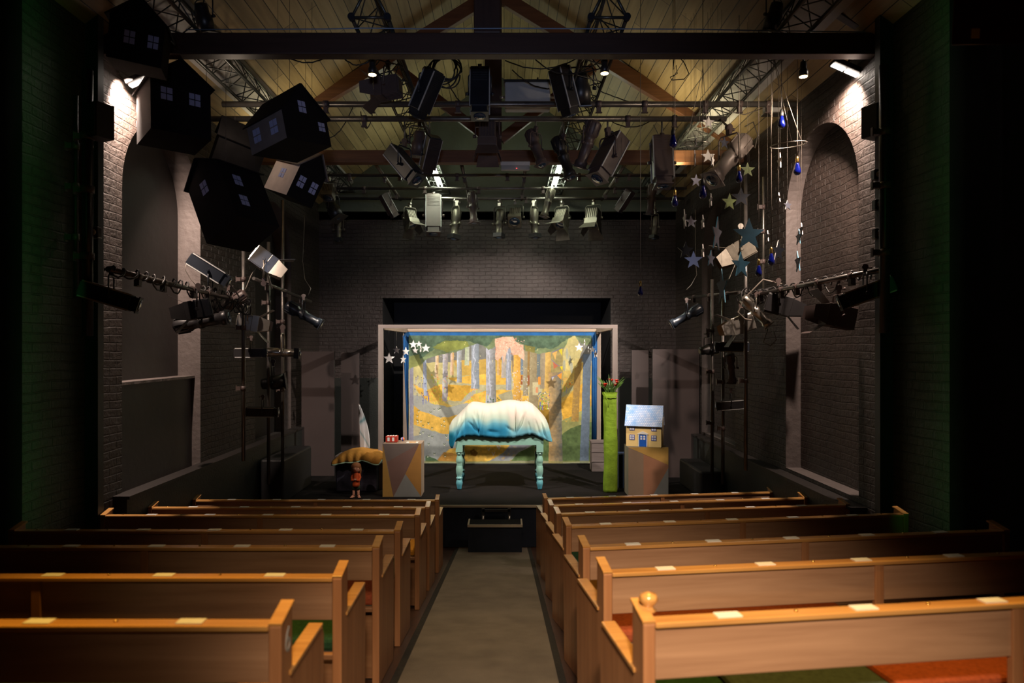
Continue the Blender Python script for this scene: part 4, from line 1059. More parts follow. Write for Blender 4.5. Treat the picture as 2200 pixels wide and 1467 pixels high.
flat(1402, 1502, 750, 12.6, 'wide dark brown scenery flat behind the plinth with the yellow house')
flat(1357, 1393, 752, 13.6, 'narrow dark scenery flat right of the frame')
o = MB().box((XL + .35, 11.2, SZ + .34), (.36, 1.5, .68)).build('storage_chest', m_flat if False else M['black'], bevel=.03)
tag(o, 'long low black chest along the left wall of the stage', 'chest')
o = MB().box((XR - .35, 11.4, SZ + .22), (.36, 1.3, .44)).build('storage_chest', M['black'], bevel=.03)
tag(o, 'low black chest along the right wall of the stage', 'chest')
# ------------------------------------------------------------------ rig: pipes and trusses
def pipe(label, a, b, r=.024, m=None, clamps=(), group=None):
    a, b = Vector(a), Vector(b)
    t = thing('lighting_bar', label, 'pipe', a, group=group)
    d = b - a
    MB().tube((0, 0, 0), d, r, 12).build('tube', m or M['steel'], t)
    dn = d.normalized(); u = Vector((0, 0, 1)) if abs(dn.z) < .9 else Vector((1, 0, 0))
    for k in clamps:
        c = d * k
        mb = MB(); mb.lathe(c - dn * .03, dn, [(0, r + .010), (.06, r + .010)], 10)
        rot = dn.to_track_quat('X', 'Z').to_matrix()
        mb.box(c - u * (r + .035), (.05, .05, .055), rot); mb.box(c - u * (r + .066), (.08, .035, .008), rot)
        mb.build('rail_clamp', M['brownmetal'], t)
    return t
def P(px, py, Y): return W(px, py, Y)
ZP = CAMZ + 3.06
def hp(Y, z, px0, px1, label, clamps=(), m=None, r=.027):
    if Y < 10: r = .035
    return pipe(label, ((px0 - CX) * Y / F, Y, z), ((px1 - CX) * Y / F, Y, z), r, m, clamps, 'lighting bars across the roof')
hp(8.25, CAMZ + 2.93, 478, 1712, 'nearest horizontal lighting bar across the hall, bright at both ends', (.1, .18, .26, .41, .655, .735, .84, .90, .95))
hp(8.6, CAMZ + 2.87, 450, 1560, 'second horizontal lighting bar, just below the nearest one', (.30, .52, .81, .9))
hp(11.5, CAMZ + 2.89, 705, 1475, 'uppermost of the three thin bars behind the brown roof beam', (.06, .2, .36, .5, .7, .84))
hp(12.5, CAMZ + 2.90, 705, 1475, 'middle one of the three thin bars behind the brown roof beam', (.1, .27, .42, .6, .8))
hp(13.35, CAMZ + 2.90, 715, 1470, 'lowest thin bar, with the row of small silver lanterns hanging from it', (.15, .3, .55, .9))
for px, px2, lab in ((808, 872, 'sloping-looking steel pipe running back left of centre behind the brown beam'), (1342, 1283, 'steel pipe running back right of centre behind the brown beam'), (992, 1008, 'short dark pipe running back left of the emergency light'), (1129, 1124, 'short dark pipe running back under the emergency light')):
    pipe(lab, ((px - CX) * 11.0 / F, 11.0, CAMZ + 2.93), ((px - CX) * 11.0 / F, 13.6, CAMZ + 2.93), .03, M['olive'] if px in (808, 1342) else M['steel'], (.3, .8), 'pipes running back between the bars')
def truss(label, X, zb, h, wd, y0, y1, m=None):
    t = thing('lattice_truss', label, 'truss', (X, y0, zb), group='triangular lattice trusses under the roof'); m = m or M['trussmetal']
    L = y1 - y0; ch = [(-wd / 2, 0), (wd / 2, 0), (0, h)]
    for x, z in ch: MB().tube((x, 0, z), (x, L, z), .020, 8).build('chord', m, t)
    mb = MB(); n = int(L / .22)
    for i in range(n):
        ya, yb_ = L * i / n, L * (i + 1) / n
        for k in range(3):
            p, q = ch[k], ch[(k + 1) % 3]
            if i % 2: p, q = q, p
            mb.tube((p[0], ya, p[1]), (q[0], yb_, q[1]), .007, 5, cap=False)
    for y in (0, L):
        for k in range(3): p, q = ch[k], ch[(k + 1) % 3]; mb.tube((p[0], y, p[1]), (q[0], y, q[1]), .014, 6)
    mb.build('lattice', m, t)
    mb = MB()
    for x, z in ch[:2]: mb.lathe((x, -.03, z), (0, 1, 0), [(0, .034), (.05, .034)], 12)
    mb.build('end_coupler', M['bluemetal'], t)
    return t
truss('triangular truss whose end shows above the near beam left of the king post', -1.27, CAMZ + 3.11, .33, .34, 6.45, 13.9)
truss('triangular truss whose end shows above the near beam right of the king post', .99, CAMZ + 3.11, .33, .34, 6.45, 13.9)
truss('long lattice truss along the left eave above the hanging black houses', -3.18, CAMZ + 3.12, .30, .32, 3.6, 13.8)
truss('long lattice truss along the right eave above the hanging stars', 2.86, CAMZ + 3.12, .30, .32, 3.6, 13.8)

# ------------------------------------------------------------------ stage lanterns
TPL = {}
LEN = dict(box=.60, profile=.66, fresnel=.30, small=.42, par=.34, pc=.32)
def lantern_parts(kind, mk):
    """meshes for one lantern; light leaves along -Z; pivot at the origin"""
    key = (kind, mk)
    if key in TPL: return TPL[key]
    m = M[mk]; hl = LEN[kind] / 2; parts = []
    acc = M['silver'] if mk != 'bluemetal' else M['bluemetal']
    if kind == 'box':
        mb = MB(); mb.box((0, 0, .05), (.21, .19, .50)); mb.box((0, 0, -.22), (.17, .16, .12)); mb.box((0, 0, .305), (.17, .15, .02))
        for k in range(7): mb.box((0, .097, .12 + k * .022), (.17, .006, .008)); mb.box((0, -.097, .12 + k * .022), (.17, .006, .008))
        parts.append(('body', mb, m, .008, None))
        mb = MB()
        for s in (-1, 1):
            mb.box((s * .108, .085, .04), (.014, .014, .50)); mb.box((s * .108, -.085, .04), (.014, .014, .50))
        parts.append(('edge_rail', mb, M['greybox'] if mk in ('bluemetal', 'blackmetal', 'brownmetal') else acc, 0, 'body'))
        mb = MB(); mb.box((0, 0, -.285), (.20, .19, .012)); parts.append(('colour_frame', mb, m, 0, 'body'))
        yw = .13
    elif kind == 'profile':
        mb = MB(); mb.lathe((0, 0, .33), (0, 0, -1), [(0, .05), (.02, .085), (.05, .095), (.20, .095), (.23, .075), (.28, .07), (.30, .085), (.34, .085), (.36, .072), (.55, .070), (.57, .088), (.66, .088)], 20)
        for k in range(8):
            an = k * math.pi / 4; mb.box((.097 * math.cos(an), .097 * math.sin(an), .22), (.02, .006, .15), Matrix.Rotation(an, 3, 'Z'))
        mb.box((0, 0, .0), (.20, .03, .02)); parts.append(('body', mb, m, 0, None))
        mb = MB(); mb.box((0, 0, -.315), (.19, .19, .012)); parts.append(('colour_frame', mb, m, 0, 'body'))
        yw = .125
    elif kind in ('fresnel', 'pc'):
        mb = MB(); mb.box((0, 0, .05), (.21, .22, .20)); mb.box((0, 0, -.10), (.24, .24, .10))
        for k in range(6): mb.box((-.09 + k * .036, 0, .06), (.008, .245, .19))
        mb.box((0, 0, .155), (.14, .15, .02))
        parts.append(('body', mb, m, .006, None))
        if kind == 'fresnel':
            for k in range(4):
                rz = Matrix.Rotation(k * math.pi / 2, 3, 'Z'); tl = R(38 if k % 2 == 0 else 20)
                w0, w1, Lf = (.11, .15, .20) if k % 2 == 0 else (.11, .07, .17)
                pts = [Vector((-w0, -.12, -.15)), Vector((w0, -.12, -.15)), Vector((w1, -.12 - math.sin(tl) * Lf, -.15 - math.cos(tl) * Lf)), Vector((-w1, -.12 - math.sin(tl) * Lf, -.15 - math.cos(tl) * Lf))]
                mb = MB(); mb.prism([rz @ p for p in pts], rz @ Vector((0, .003, -.002))); parts.append(('barn_door', mb, m, 0, 'body'))
        yw = .15
    elif kind == 'small':
        mb = MB(); mb.lathe((0, 0, .21), (0, 0, -1), [(0, .02), (.01, .045), (.04, .058), (.15, .058), (.17, .048), (.20, .046), (.21, .056), (.235, .056), (.245, .047), (.34, .047), (.35, .056), (.36, .056)], 18)
        mb.box((0, 0, .0), (.16, .012, .012))
        parts.append(('body', mb, m, 0, None))
        mb = MB(); mb.box((0, 0, -.175), (.13, .13, .06)); parts.append(('colour_frame', mb, M['black'], .004, 'body'))
        yw = .085
    elif kind == 'par':
        mb = MB(); mb.lathe((0, 0, .17), (0, 0, -1), [(0, .04), (.01, .07), (.05, .078), (.12, .08), (.16, .105), (.34, .108)], 22); parts.append(('body', mb, m, 0, None))
        mb = MB(); mb.box((0, 0, -.175), (.235, .235, .010)); parts.append(('colour_frame', mb, m, 0, 'body'))
        yw = .135
    r = {'box': .07, 'profile': .07, 'fresnel': .095, 'pc': .10, 'small': .04, 'par': .095}[kind]
    mb = MB(); mb.lathe((0, 0, -hl + .004 if kind != 'small' else -.207), (0, 0, -1), [(-.004, r), (0, r), (.008, r * .75), (.014, r * .35), (.016, .001)], 18); parts.append(('lens', mb, M['lens'], 0, 'body'))
    mb = MB(); mb.path([(-yw, 0, 0), (-yw, 0, .20), (-yw * .8, 0, .235), (yw * .8, 0, .235), (yw, 0, .20), (yw, 0, 0)], .009, 6)
    for s in (-1, 1): mb.lathe((s * (yw - .012), 0, 0), (s, 0, 0), [(0, .016), (.03, .022), (.045, .018)], 8)
    parts.append(('yoke', mb, m, 0, None))
    mb = MB(); mb.box((0, 0, .275), (.045, .04, .07)); mb.lathe((-.022, 0, .31), (1, 0, 0), [(0, .034), (.044, .034)], 10); mb.lathe((.0, -.03, .30), (0, -1, 0), [(0, .008), (.03, .008), (.032, .016), (.04, .016)], 8)
    parts.append(('hanging_clamp', mb, M['brownmetal'] if mk != 'olive' else M['silver'], 0, None))
    out = []
    for nm, mb, mt, bv, par in parts:
        o = mb.build(nm, mt, None, bv); out.append((nm, o, par))
    for nm, o, par in out: COL.objects.unlink(o)
    TPL[key] = out
    return out
LANT = []
def lantern(kind, mk, x0, y0, x1, y1, Y, dy, label, bar=None, scale=None, side=None, lit=False):
    """rear px (x0,y0) -> front px (x1,y1), dy: share of the aim that goes away (+) or towards (-) the camera"""
    c = W((x0 + x1) / 2, (y0 + y1) / 2, Y)
    d = Vector((x1 - x0, 0, -(y1 - y0))); Lp = d.length * Y / F; d.normalize(); d = d * math.sqrt(1 - dy * dy) + Vector((0, dy, 0))
    sc_ = scale or max(.6, min(1.5, Lp / math.sqrt(1 - dy * dy) / LEN[kind]))
    h = math.hypot(d.x, d.y); th = math.atan2(h, -d.z); pan = math.atan2(-d.x, d.y) if h > .05 else 0
    if th > R(100): pass
    t = thing('stage_lantern', label, 'stage lantern', c, (0, 0, pan), 'theatre lanterns')
    t.scale = (sc_,) * 3
    body = None; fl = -1 if side == 'under' else 1
    for nm, o, par in lantern_parts(kind, mk):
        n = o.copy(); COL.objects.link(n); n.name = nm
        if par is None: n.parent = t
        else: n.parent = body
        if nm == 'body': body = n; n.rotation_euler = (th, 0, 0)
        elif nm in ('yoke', 'hanging_clamp') and fl < 0: n.rotation_euler = (math.pi, 0, 0)
    if bar:
        bp = Vector(bar) ; inv = Matrix.Rotation(-pan, 3, 'Z')
        a = Vector((0, 0, .31 * fl)); b = inv @ (bp - c) / sc_
        if (b - a).length > .03:
            MB().tube(a, b, .011, 8).build('hanging_arm', M['olive'], t)
    LANT.append((c, d)); return t
def bar_at(px, Y, z=ZP): return ((px - CX) * Y / F, Y, z)
B1, B2, B3, B4, B5 = (8.25, CAMZ + 2.93), (8.6, CAMZ + 2.87), (11.5, CAMZ + 2.89), (12.5, CAMZ + 2.90), (13.35, CAMZ + 2.90)
def LB(kind, mk, x0, y0, x1, y1, dy, B, label, off=0, scale=None, px=None):
    Y, z = B; Yl = Y + off
    lantern(kind, mk, x0, y0, x1, y1, Yl, dy, label, bar=((((px or (x0 + x1) / 2) - CX) * Yl / F), Y, z), scale=scale)
LB('fresnel', 'brownmetal', 868, 186, 800, 192, .2, B1, 'brown fresnel lantern lying sideways under the left glowing pendant', scale=.92, off=-.4)
LB('box', 'bluemetal', 936, 158, 892, 248, .25, B1, 'long black profile lantern tilted under the smoke detector', off=-.45)
LB('box', 'bluemetal', 1031, 142, 1031, 262, -.25, B1, 'biggest black lantern hanging straight down beside the grey junction box', scale=1.0, off=-.45)
LB('fresnel', 'brownmetal', 1047, 262, 1047, 325, -.1, B2, 'ribbed brown fresnel below the biggest black lantern', scale=1.0)
LB('box', 'blackmetal', 1200, 150, 1228, 246, .2, B1, 'long black profile lantern right of the grey junction box', off=-.5)
LB('par', 'blackmetal', 1246, 150, 1250, 232, .3, B1, 'stubby black lantern left of the right glowing pendant', scale=1.1, off=-.2)
LB('par', 'brownmetal', 902, 282, 900, 335, .1, B2, 'small brown lantern under the second bar, left of centre', off=.45)
LB('box', 'bluemetal', 834, 312, 905, 400, -.35, B2, 'big black profile lantern pointing down to the right over the brown beam', scale=1.0)
LB('box', 'bluemetal', 936, 300, 912, 368, .5, B2, 'narrow black lantern with pale edges left of the ribbed brown fresnel', off=.1, scale=.8)
LB('profile', 'brownmetal', 1140, 280, 1163, 355, -.3, B2, 'slender brown profile lantern below the grey junction box', scale=.8)
LB('profile', 'blackmetal', 1196, 292, 1226, 385, -.2, B2, 'black hooded profile lantern pointing down right of the junction box')
LB('profile', 'brownmetal', 1278, 262, 1246, 358, .2, B2, 'dark brown profile lantern leaning left beside the big brown box lantern')
LB('box', 'brownmetal', 1335, 285, 1276, 396, -.3, B2, 'big brown box lantern leaning left at the right of the second bar', scale=1.15)
LB('box', 'brownmetal', 1422, 292, 1422, 408, -.2, B2, 'upright brown box lantern right of the leaning big brown one', scale=1.1)
M['paleb'] = mat('pale_grey_metal', (.24, .20, .18), .42, metal=.2, var=.15)
LB('profile', 'paleb', 1612, 290, 1520, 396, -.35, B2, 'large pale lantern lit from the right among the hanging stars', off=-.35, scale=1.25)
LB('par', 'blackmetal', 436, 18, 440, 58, .3, (6.9, CAMZ + 3.35), 'black lantern standing above the near beam at the left', scale=.8)
LB('par', 'blackmetal', 1666, 16, 1660, 56, .3, (6.9, CAMZ + 3.35), 'black lantern standing above the near beam at the right', scale=.8)
# back row
LB('box', 'brownmetal', 820, 412, 852, 472, .3, B4, 'slim brown lantern leaning right at the left of the back row', scale=.75)
LB('fresnel', 'olive', 874, 452, 888, 490, -.35, B5, 'grey fresnel with open barn doors at the left of the back row', scale=.95, off=-.3)
LB('box', 'brownmetal', 930, 420, 932, 506, -.2, B5, 'upright rectangular lantern in the back row')
LB('small', 'olive', 983, 448, 975, 515, -.1, B5, 'first slim silver lantern right of the rectangular one')
LB('profile', 'brownmetal', 1012, 400, 1020, 492, -.1, B4, 'brown lantern with a pale foot in the middle of the back row', scale=.9)
LB('small', 'olive', 1075, 448, 1072, 512, -.1, B5, 'slim silver lantern just left of the blue-lensed one')
LB('pc', 'olive', 1108, 452, 1105, 482, -.72, B5, 'square-faced silver lantern showing its blue lens', scale=1.05)
LB('small', 'olive', 1146, 448, 1150, 512, -.05, B5, 'slim silver lantern right of the blue-lensed one')
LB('profile', 'olive', 1188, 396, 1166, 475, -.1, B4, 'longest silver lantern leaning left under the bright truss', scale=.85)
LB('fresnel', 'olive', 1214, 452, 1200, 490, -.45, B5, 'bright fresnel with a broad pale barn door', scale=1.05)
LB('fresnel', 'olive', 1278, 452, 1272, 486, -.3, B5, 'grey fresnel with two splayed barn doors right of the bright one', scale=1.1)
LB('box', 'brownmetal', 1356, 408, 1326, 456, .4, B4, 'slim brown lantern leaning left at the right of the back row', scale=.72)
LB('profile', 'brownmetal', 1402, 392, 1396, 465, .1, B4, 'brown hooded lantern at the right end of the back row', scale=.85)
LB('small', 'olive', 1412, 458, 1403, 520, -.1, B5, 'slim silver lantern at the right end of the back row', scale=1.1)
LB('par', 'blackmetal', 706, 430, 728, 470, -.2, B4, 'dark round lantern at the left end of the back row')
LB('small', 'olive', 727, 462, 727, 524, 0, B5, 'slim silver lantern hanging straight down at the left end of the back row', scale=1.1)
LB('pc', 'olive', 708, 400, 706, 428, -.5, B3, 'square pale-topped lantern beside the lowest hanging black house', scale=.8)

# ------------------------------------------------------------------ booms (upright pipes) and side bars
GB = 'upright boom pipes at the sides'
def boom(px, py0, py1, X, label, m=None, r=.024, z1=None):
    Y = X / ((px - CX) / F)
    z0 = max(SZ if Y > 10.38 else ramp(Y), CAMZ + (CY - py1) * Y / F) if z1 is None else z1
    return pipe(label, (X, Y, CAMZ + (CY - py0) * Y / F), (X, Y, z0), r, m, (.25, .45, .7), GB), Y
_, YbA = boom(523, 470, 990, -3.38, 'nearest boom pipe below the lowest black house on the left')
_, YbB = boom(577, 520, 1040, -3.38, 'middle boom pipe on the left side of the stage')
_, YbC = boom(607, 430, 1010, -3.38, 'furthest boom pipe on the left, by the wide flat')
_, YbD = boom(1602, 370, 1010, 3.18, 'nearest boom pipe on the right, behind the hanging stars')
_, YbE = boom(1553, 640, 1040, 3.18, 'middle boom pipe on the right side of the stage')
_, YbF = boom(1530, 600, 1040, 3.18, 'furthest boom pipe on the right, by the wide flat')
boom(188, 150, 722, -3.62, 'thick dark upright pipe on the left wall under the near beam', M['bluemetal'], .045)
boom(1900, 140, 715, 3.42, 'thick dark upright pipe on the right wall under the near beam', M['bluemetal'], .045)
boom(163, 205, 640, -3.78, 'thin dark conduit on the green-lit brickwork at the left', M['black'], .02)
boom(1640, 380, 640, 3.5, 'pale thin conduit on the right wall behind the stars', M['silver'], .014)
pipe('side bar wrapped in cables along the left wall', W(232, 578, 5.9), W(532, 650, 9.1), .026, M['steel'], (.15, .3, .5, .62, .8, .92), 'side bars along the walls')
pipe('side bar wrapped in cables along the right wall', W(1893, 580, 6.2), W(1590, 640, 9.2), .026, M['steel'], (.15, .35, .5, .62, .8), 'side bars along the walls')
pipe('further side bar on the left between the boom pipes', W(545, 598, 9.3), W(668, 648, 11.6), .024, M['steel'], (.2, .5, .8), 'side bars along the walls')
pipe('further side bar on the right between the boom pipes', W(1590, 628, 9.6), W(1470, 640, 12.0), .024, M['steel'], (.2, .5, .8), 'side bars along the walls')
def LS(kind, mk, x0, y0, x1, y1, Y, dy, label, scale=None, side=None, bar=None):
    lantern(kind, mk, x0, y0, x1, y1, Y, dy, label, bar=bar, scale=scale, side=side)
LS('box', 'bluemetal', 418, 560, 486, 604, 8.1, .15, 'pale-edged black profile lantern on the left side bar pointing down to the right', .85, 'under')
LS('fresnel', 'silver', 552, 548, 580, 570, 9.0, .3, 'bright fresnel with barn doors beneath the lowest black house', 1.0, 'under')
LS('fresnel', 'blackmetal', 440, 662, 412, 668, 7.5, -.3, 'black fresnel with barn doors slung under the left side bar', .85)
LS('profile', 'blackmetal', 385, 700, 482, 682, 7.9, .1, 'long black round lantern lying almost level on the left', .95)
LS('profile', 'brownmetal', 512, 640, 470, 672, 8.6, -.2, 'brown profile lantern between the boom and the long black lantern', .8)
LS('fresnel', 'silver', 518, 690, 552, 696, 9.0, .2, 'silver fresnel with flaps on the nearest left boom', .9)
LS('profile', 'bluemetal', 615, 655, 690, 698, 10.8, .1, 'dark green-black long lantern left of the back wall')
LS('small', 'silver', 575, 756, 640, 759, 9.7, .1, 'small silver lantern pointing level to the right on the left boom', 1.15)
LS('par', 'blackmetal', 560, 826, 614, 818, 9.9, .2, 'round black lantern halfway down the left booms', 1.0)
LS('box', 'blackmetal', 520, 758, 560, 758, 9.4, .2, 'black box lantern behind the small silver one on the left booms', .7)
LS('box', 'blackmetal', 540, 884, 590, 886, 9.4, .2, 'lowest black box lantern on the left booms', .7)
LS('box', 'bluemetal', 190, 622, 288, 655, 6.0, .3, 'black profile lantern on the thick upright pipe at the far left', .8)
LS('box', 'bluemetal', 1905, 612, 1812, 650, 6.3, .3, 'black profile lantern on the thick upright pipe at the far right', .8)
LS('fresnel', 'olive', 1610, 528, 1572, 550, 9.0, .2, 'bright fresnel with barn doors below the big teal star', 1.05)
LS('profile', 'silver', 1600, 640, 1648, 698, 8.6, -.2, 'silver lantern with looping white cable on the right side bar', .75)
LS('fresnel', 'blackmetal', 1655, 650, 1690, 660, 8.3, -.3, 'black fresnel with spread barn doors on the right side bar', .95)
LS('fresnel', 'brownmetal', 1822, 684, 1780, 676, 7.0, .1, 'brown fresnel hanging low under the right side bar', .95)
LS('fresnel', 'silver', 1612, 690, 1576, 702, 9.2, .1, 'silver ribbed fresnel on the nearest right boom', .95)
LS('profile', 'bluemetal', 1508, 660, 1442, 698, 10.8, .1, 'dark green-black long lantern right of the back wall')
LS('box', 'bluemetal', 1592, 745, 1550, 745, 9.6, .2, 'black box lantern below the silver ribbed fresnel on the right booms', .75)
LS('profile', 'brownmetal', 1566, 772, 1574, 808, 9.8, .3, 'brown lantern pointing down halfway along the right booms', .7)
LS('par', 'blackmetal', 1500, 755, 1540, 748, 10.4, .2, 'small black lantern at the top edge of the right wide flat', .8)
LS('box', 'blackmetal', 1590, 868, 1550, 872, 9.8, .2, 'lowest black box lantern on the right booms', .7)

# ------------------------------------------------------------------ boxes and fittings
t = thing('junction_box', 'pale grey metal junction box hanging at the middle of the nearest lighting bar', 'box', W(1133, 209, 8.6))
MB().box((0, 0, 0), (.57, .16, .34)).build('box_shell', M['greybox'], t, .02); MB().box((0, -.005, .178), (.60, .19, .022)).build('lid', M['black'], t); MB().box((0, -.084, -.12), (.56, .012, .06)).build('front_flange', M['greybox'], t, .004)
for s in (-1, 1): MB().tube((s * .28, 0, 0), (s * .35, 0, 0), .016).build('side_bolt', M['silver'], t)
MB().tube((.14, 0, .15), (.14, .2, .62 - .3), .012).build('hanging_strap', M['blackmetal'], t)
t = thing('smoke_detector', 'round white smoke detector with grille under the near beam', 'smoke detector', W(918, 118, 6.72))
MB().lathe((0, 0, .055), (0, 0, -1), [(0, .06), (.02, .062), (.022, .068), (.05, .066), (.075, .05), (.085, .025), (.087, 0)], 24).build('housing', M['white'], t)
mb = MB()
for k in range(16): an = k * math.pi / 8; mb.box((.058 * math.cos(an), .058 * math.sin(an), -.008), (.004, .010, .018), Matrix.Rotation(an, 3, 'Z'))
mb.build('grille', M['black'], t)
MB().path([(.05, 0, .03), (.12, 0, .035), (.2, 0, .015), (.25, 0, .03), (.30, 0, .05)], .012, 8).build('white_lead', M['white'], t)
t = thing('emergency_light', 'white emergency light with a small red indicator under the brown beam', 'emergency light', W(1107, 357, 10.15))
MB().box((0, 0, .03), (.44, .10, .06)).build('casing', M['white'], t, .01); MB().box((0, 0, -.03), (.43, .09, .07)).build('diffuser', M['greybox'], t, .015)
MB().lathe((.02, -.047, -.045), (0, -1, 0), [(0, .007), (.004, .006), (.005, 0)], 8).build('indicator', mat('red_led', (1, .05, .05), emit=(1, .05, .05), es=4), t)
for px, py, lab in ((800, 148, 'small black pendant spotlight glowing under the near beam, left of centre'), (1299, 145, 'small black pendant spotlight glowing under the near beam, right of centre'), (1726, 152, 'small black pendant spotlight under the near beam by the right truss')):
    t = thing('pendant_spotlight', lab, 'spotlight', W(px, py, 6.95), group='glowing pendant spotlights under the near beam')
    MB().lathe((0, 0, .10), (0, 0, -1), [(0, .012), (.01, .03), (.05, .034), (.08, .032), (.10, .044), (.16, .046)], 18).build('lamp_body', M['blackmetal'], t)
    MB().lathe((0, 0, -.058), (0, 0, -1), [(0, .040), (.006, .038), (.010, .02), (.011, 0)], 18).build('glowing_lens', M['glow'], t)
    mb = MB(); mb.tube((0, 0, .09), (0, 0, .16), .012); mb.lathe((-.03, 0, .16), (1, 0, 0), [(0, .02), (.06, .02)], 8); mb.build('clamp', M['blackmetal'], t)
for s, px, py, Y in ((-1, 246, 168, 7.05), (1, 1840, 148, 7.15)):
    t = thing('floodlight', 'bright floodlight at the top of the %s wall just behind the near beam' % ('left' if s < 0 else 'right'), 'floodlight', (XL + .20 if s < 0 else XR - .13, 7.0, CAMZ + (2.72 if s < 0 else 2.83)), (0, R(s * 24), 0), 'wall floodlights')
    MB().box((0, 0, .035), (.30, .16, .05)).build('housing', M['black'], t, .01)
    for x in (-.075, .075): MB().box((x, 0, .006), (.13, .06, .012)).build('lit_tube', M['floodglow'], t)
    MB().tube((0, 0, .05), (0, 0, .16), .012).build('bracket', M['blackmetal'], t)
    if s < 0: MB().box((.155, .05, -.17), (.006, .62, .42), Matrix.Rotation(R(24), 3, 'Y')).build('spill_baffle', M['black'], t)  # added baffle, keeps this lamp off the house beside it
for px, s in ((213, -1), (1880, 1)):
    Y = 5.95 if s < 0 else 6.45
    t = thing('loudspeaker', 'black box loudspeaker on the thick upright pipe at the %s' % ('left' if s < 0 else 'right'), 'loudspeaker', W(px, 262, Y), (0, 0, R(25 * s)))
    MB().box((0, 0, 0), (.17, .17, .30)).build('cabinet', M['black'], t, .008); MB().box((0, -.088, 0), (.15, .006, .27)).build('front_grille', M['blackmetal'], t); MB().tube((s * .05, .05, 0), (s * .14, .02, 0), .015).build('bracket', M['blackmetal'], t)
for px, py, s in ((1884, 376, 1), (1886, 440, 1), (1886, 502, 1), (205, 500, -1)):
    Y = 6.4 if s > 0 else 6.0
    t = thing('wall_socket', {376: 'uppermost socket box beside the thick right pipe, with a pale face', 440: 'middle socket box beside the thick right pipe', 502: 'lowest socket box beside the thick right pipe', 500: 'socket box beside the thick left pipe'}[py], 'socket', W(px, py, Y), group='socket boxes on the upright pipes')
    MB().box((0, 0, 0), (.085, .07, .10)).build('box_body', M['blackmetal'], t, .01); MB().lathe((0, -.035, 0), (0, -1, 0), [(0, .028), (.012, .026), (.013, 0)], 14).build('outlet_face', M['greybox'] if py in (376, 500) else M['steel'], t)
for px in (940, 1196):
    X = -1.27 if px < 1083 else .99
    t = thing('fluorescent_batten', 'bright fluorescent batten inside the %s truss above the back row of lanterns' % ('left inner' if px < 1083 else 'right inner'), 'batten light', (X, 12.75, CAMZ + 3.20), group='fluorescent battens in the inner trusses')
    MB().box((0, 0, .045), (.10, 1.7, .05)).build('batten_housing', M['white'], t, .005)
    for x in (-.035, .035): MB().tube((x, -.82, 0), (x, .82, 0), .015, 10).build('fluorescent_tube', M['tubeglow'], t)
t = thing('bar_light_fitting', 'white lamp box clipped on the right end of the nearest lighting bar', 'lamp box', W(1660, 235, 8.8))
MB().box((0, 0, 0), (.22, .12, .10)).build('box_shell', M['white'], t, .008); MB().box((0, 0, -.065), (.26, .14, .012)).build('base_plate', M['silver'], t)

# ------------------------------------------------------------------ cables
def sag(a, b, drop, n=14, wob=0., rs=0):
    a, b = Vector(a), Vector(b); r = random.Random(rs); out = []
    for i in range(n + 1):
        u = i / n; p = a.lerp(b, u); p.z -= drop * 4 * u * (1 - u)
        if 0 < i < n: p += Vector((r.uniform(-wob, wob), r.uniform(-wob, wob), r.uniform(-wob, wob)))
        out.append(p)
    return out
def cable(pts, label, r=.006, m=None, group=None):
    o = MB().path(pts, r, 5).build('hanging_cable', m or M['cable']); tag(o, label, 'cable', group); return o
GC = 'loose cables on the lighting bars'
cb = [((706, 296, 8.9), (760, 225, 8.85), .10, 'black cable drooping between the two front bars at the far left'), ((800, 246, 8.9), (775, 240, 9.3), .2, 'thin cable dangling under the left end of the second bar'),
      ((1290, 196, 8.5), (1400, 230, 8.8), .02, 'dark cable slanting past the right pendant down to the nearest bar'), ((1300, 250, 9.3), (1400, 258, 9.3), .12, 'cable lying in a long loop on the right half of the second bar'),
      ((960, 168, 8.3), (1045, 150, 8.3), .35, 'black cable looping from the coil to the biggest black lantern'), ((1085, 130, 7.4), (1240, 125, 7.4), .10, 'black cable swagged under the near beam above the junction box'),
      ((1100, 150, 8.3), (1180, 190, 8.5), .06, 'black cable running down over the junction box'), ((1150, 128, 7.4), (1290, 128, 7.6), .16, 'second black cable swagged under the near beam toward the right pendant'),
      ((740, 126, 6.9), (800, 124, 6.9), .07, 'small bunch of wires under the near beam left of the left pendant'), ((620, 124, 6.9), (700, 124, 6.9), .05, 'thin wire along the underside of the near beam at the left')]
for i, (a, b, dr, lab) in enumerate(cb): cable(sag(W(*a), W(*b), dr, 16, .004, i), lab, .007, group=GC)
# coil of cable beside the smoke detector
for k in range(1):
    pts = []; c = W(957, 146, 7.9)
    for i in range(150):
        an = i / 150 * 2 * math.pi * 6; r_ = .125 + .02 * math.sin(i * .7) + .012 * (i // 25); pts.append(c + Vector((r_ * math.cos(an), .01 * math.sin(i * .4), -.02 * (i // 50) + r_ * 1.0 * math.sin(an))))
    cable(pts, 'thick coil of black cable hanging beside the smoke detector', .009, group=None)
cable([W(*p) for p in ((1448, 128, 6.9), (1446, 150, 6.9), (1453, 140, 6.9), (1455, 158, 6.9), (1440, 166, 6.9), (1443, 172, 6.9), (1470, 170, 6.9), (1480, 158, 6.9), (1470, 135, 6.9), (1462, 126, 6.9))], 'loose curl of black wire under the near beam on the right', .005)
cable([W(400, 63.5, 6.6), W(700, 62.5, 6.6), W(780, 60.5, 6.6), W(900, 62, 6.6), W(1085, 61, 6.6), W(1500, 63, 6.6), W(1610, 65.5, 6.6), W(1860, 69, 6.6)], 'thin blue-lit cable laid along the top edge of the near beam', .006, mat('blue_lit_cable', (.16, .25, .38), .5))  # bluish light along the beam edge, put into the cable colour
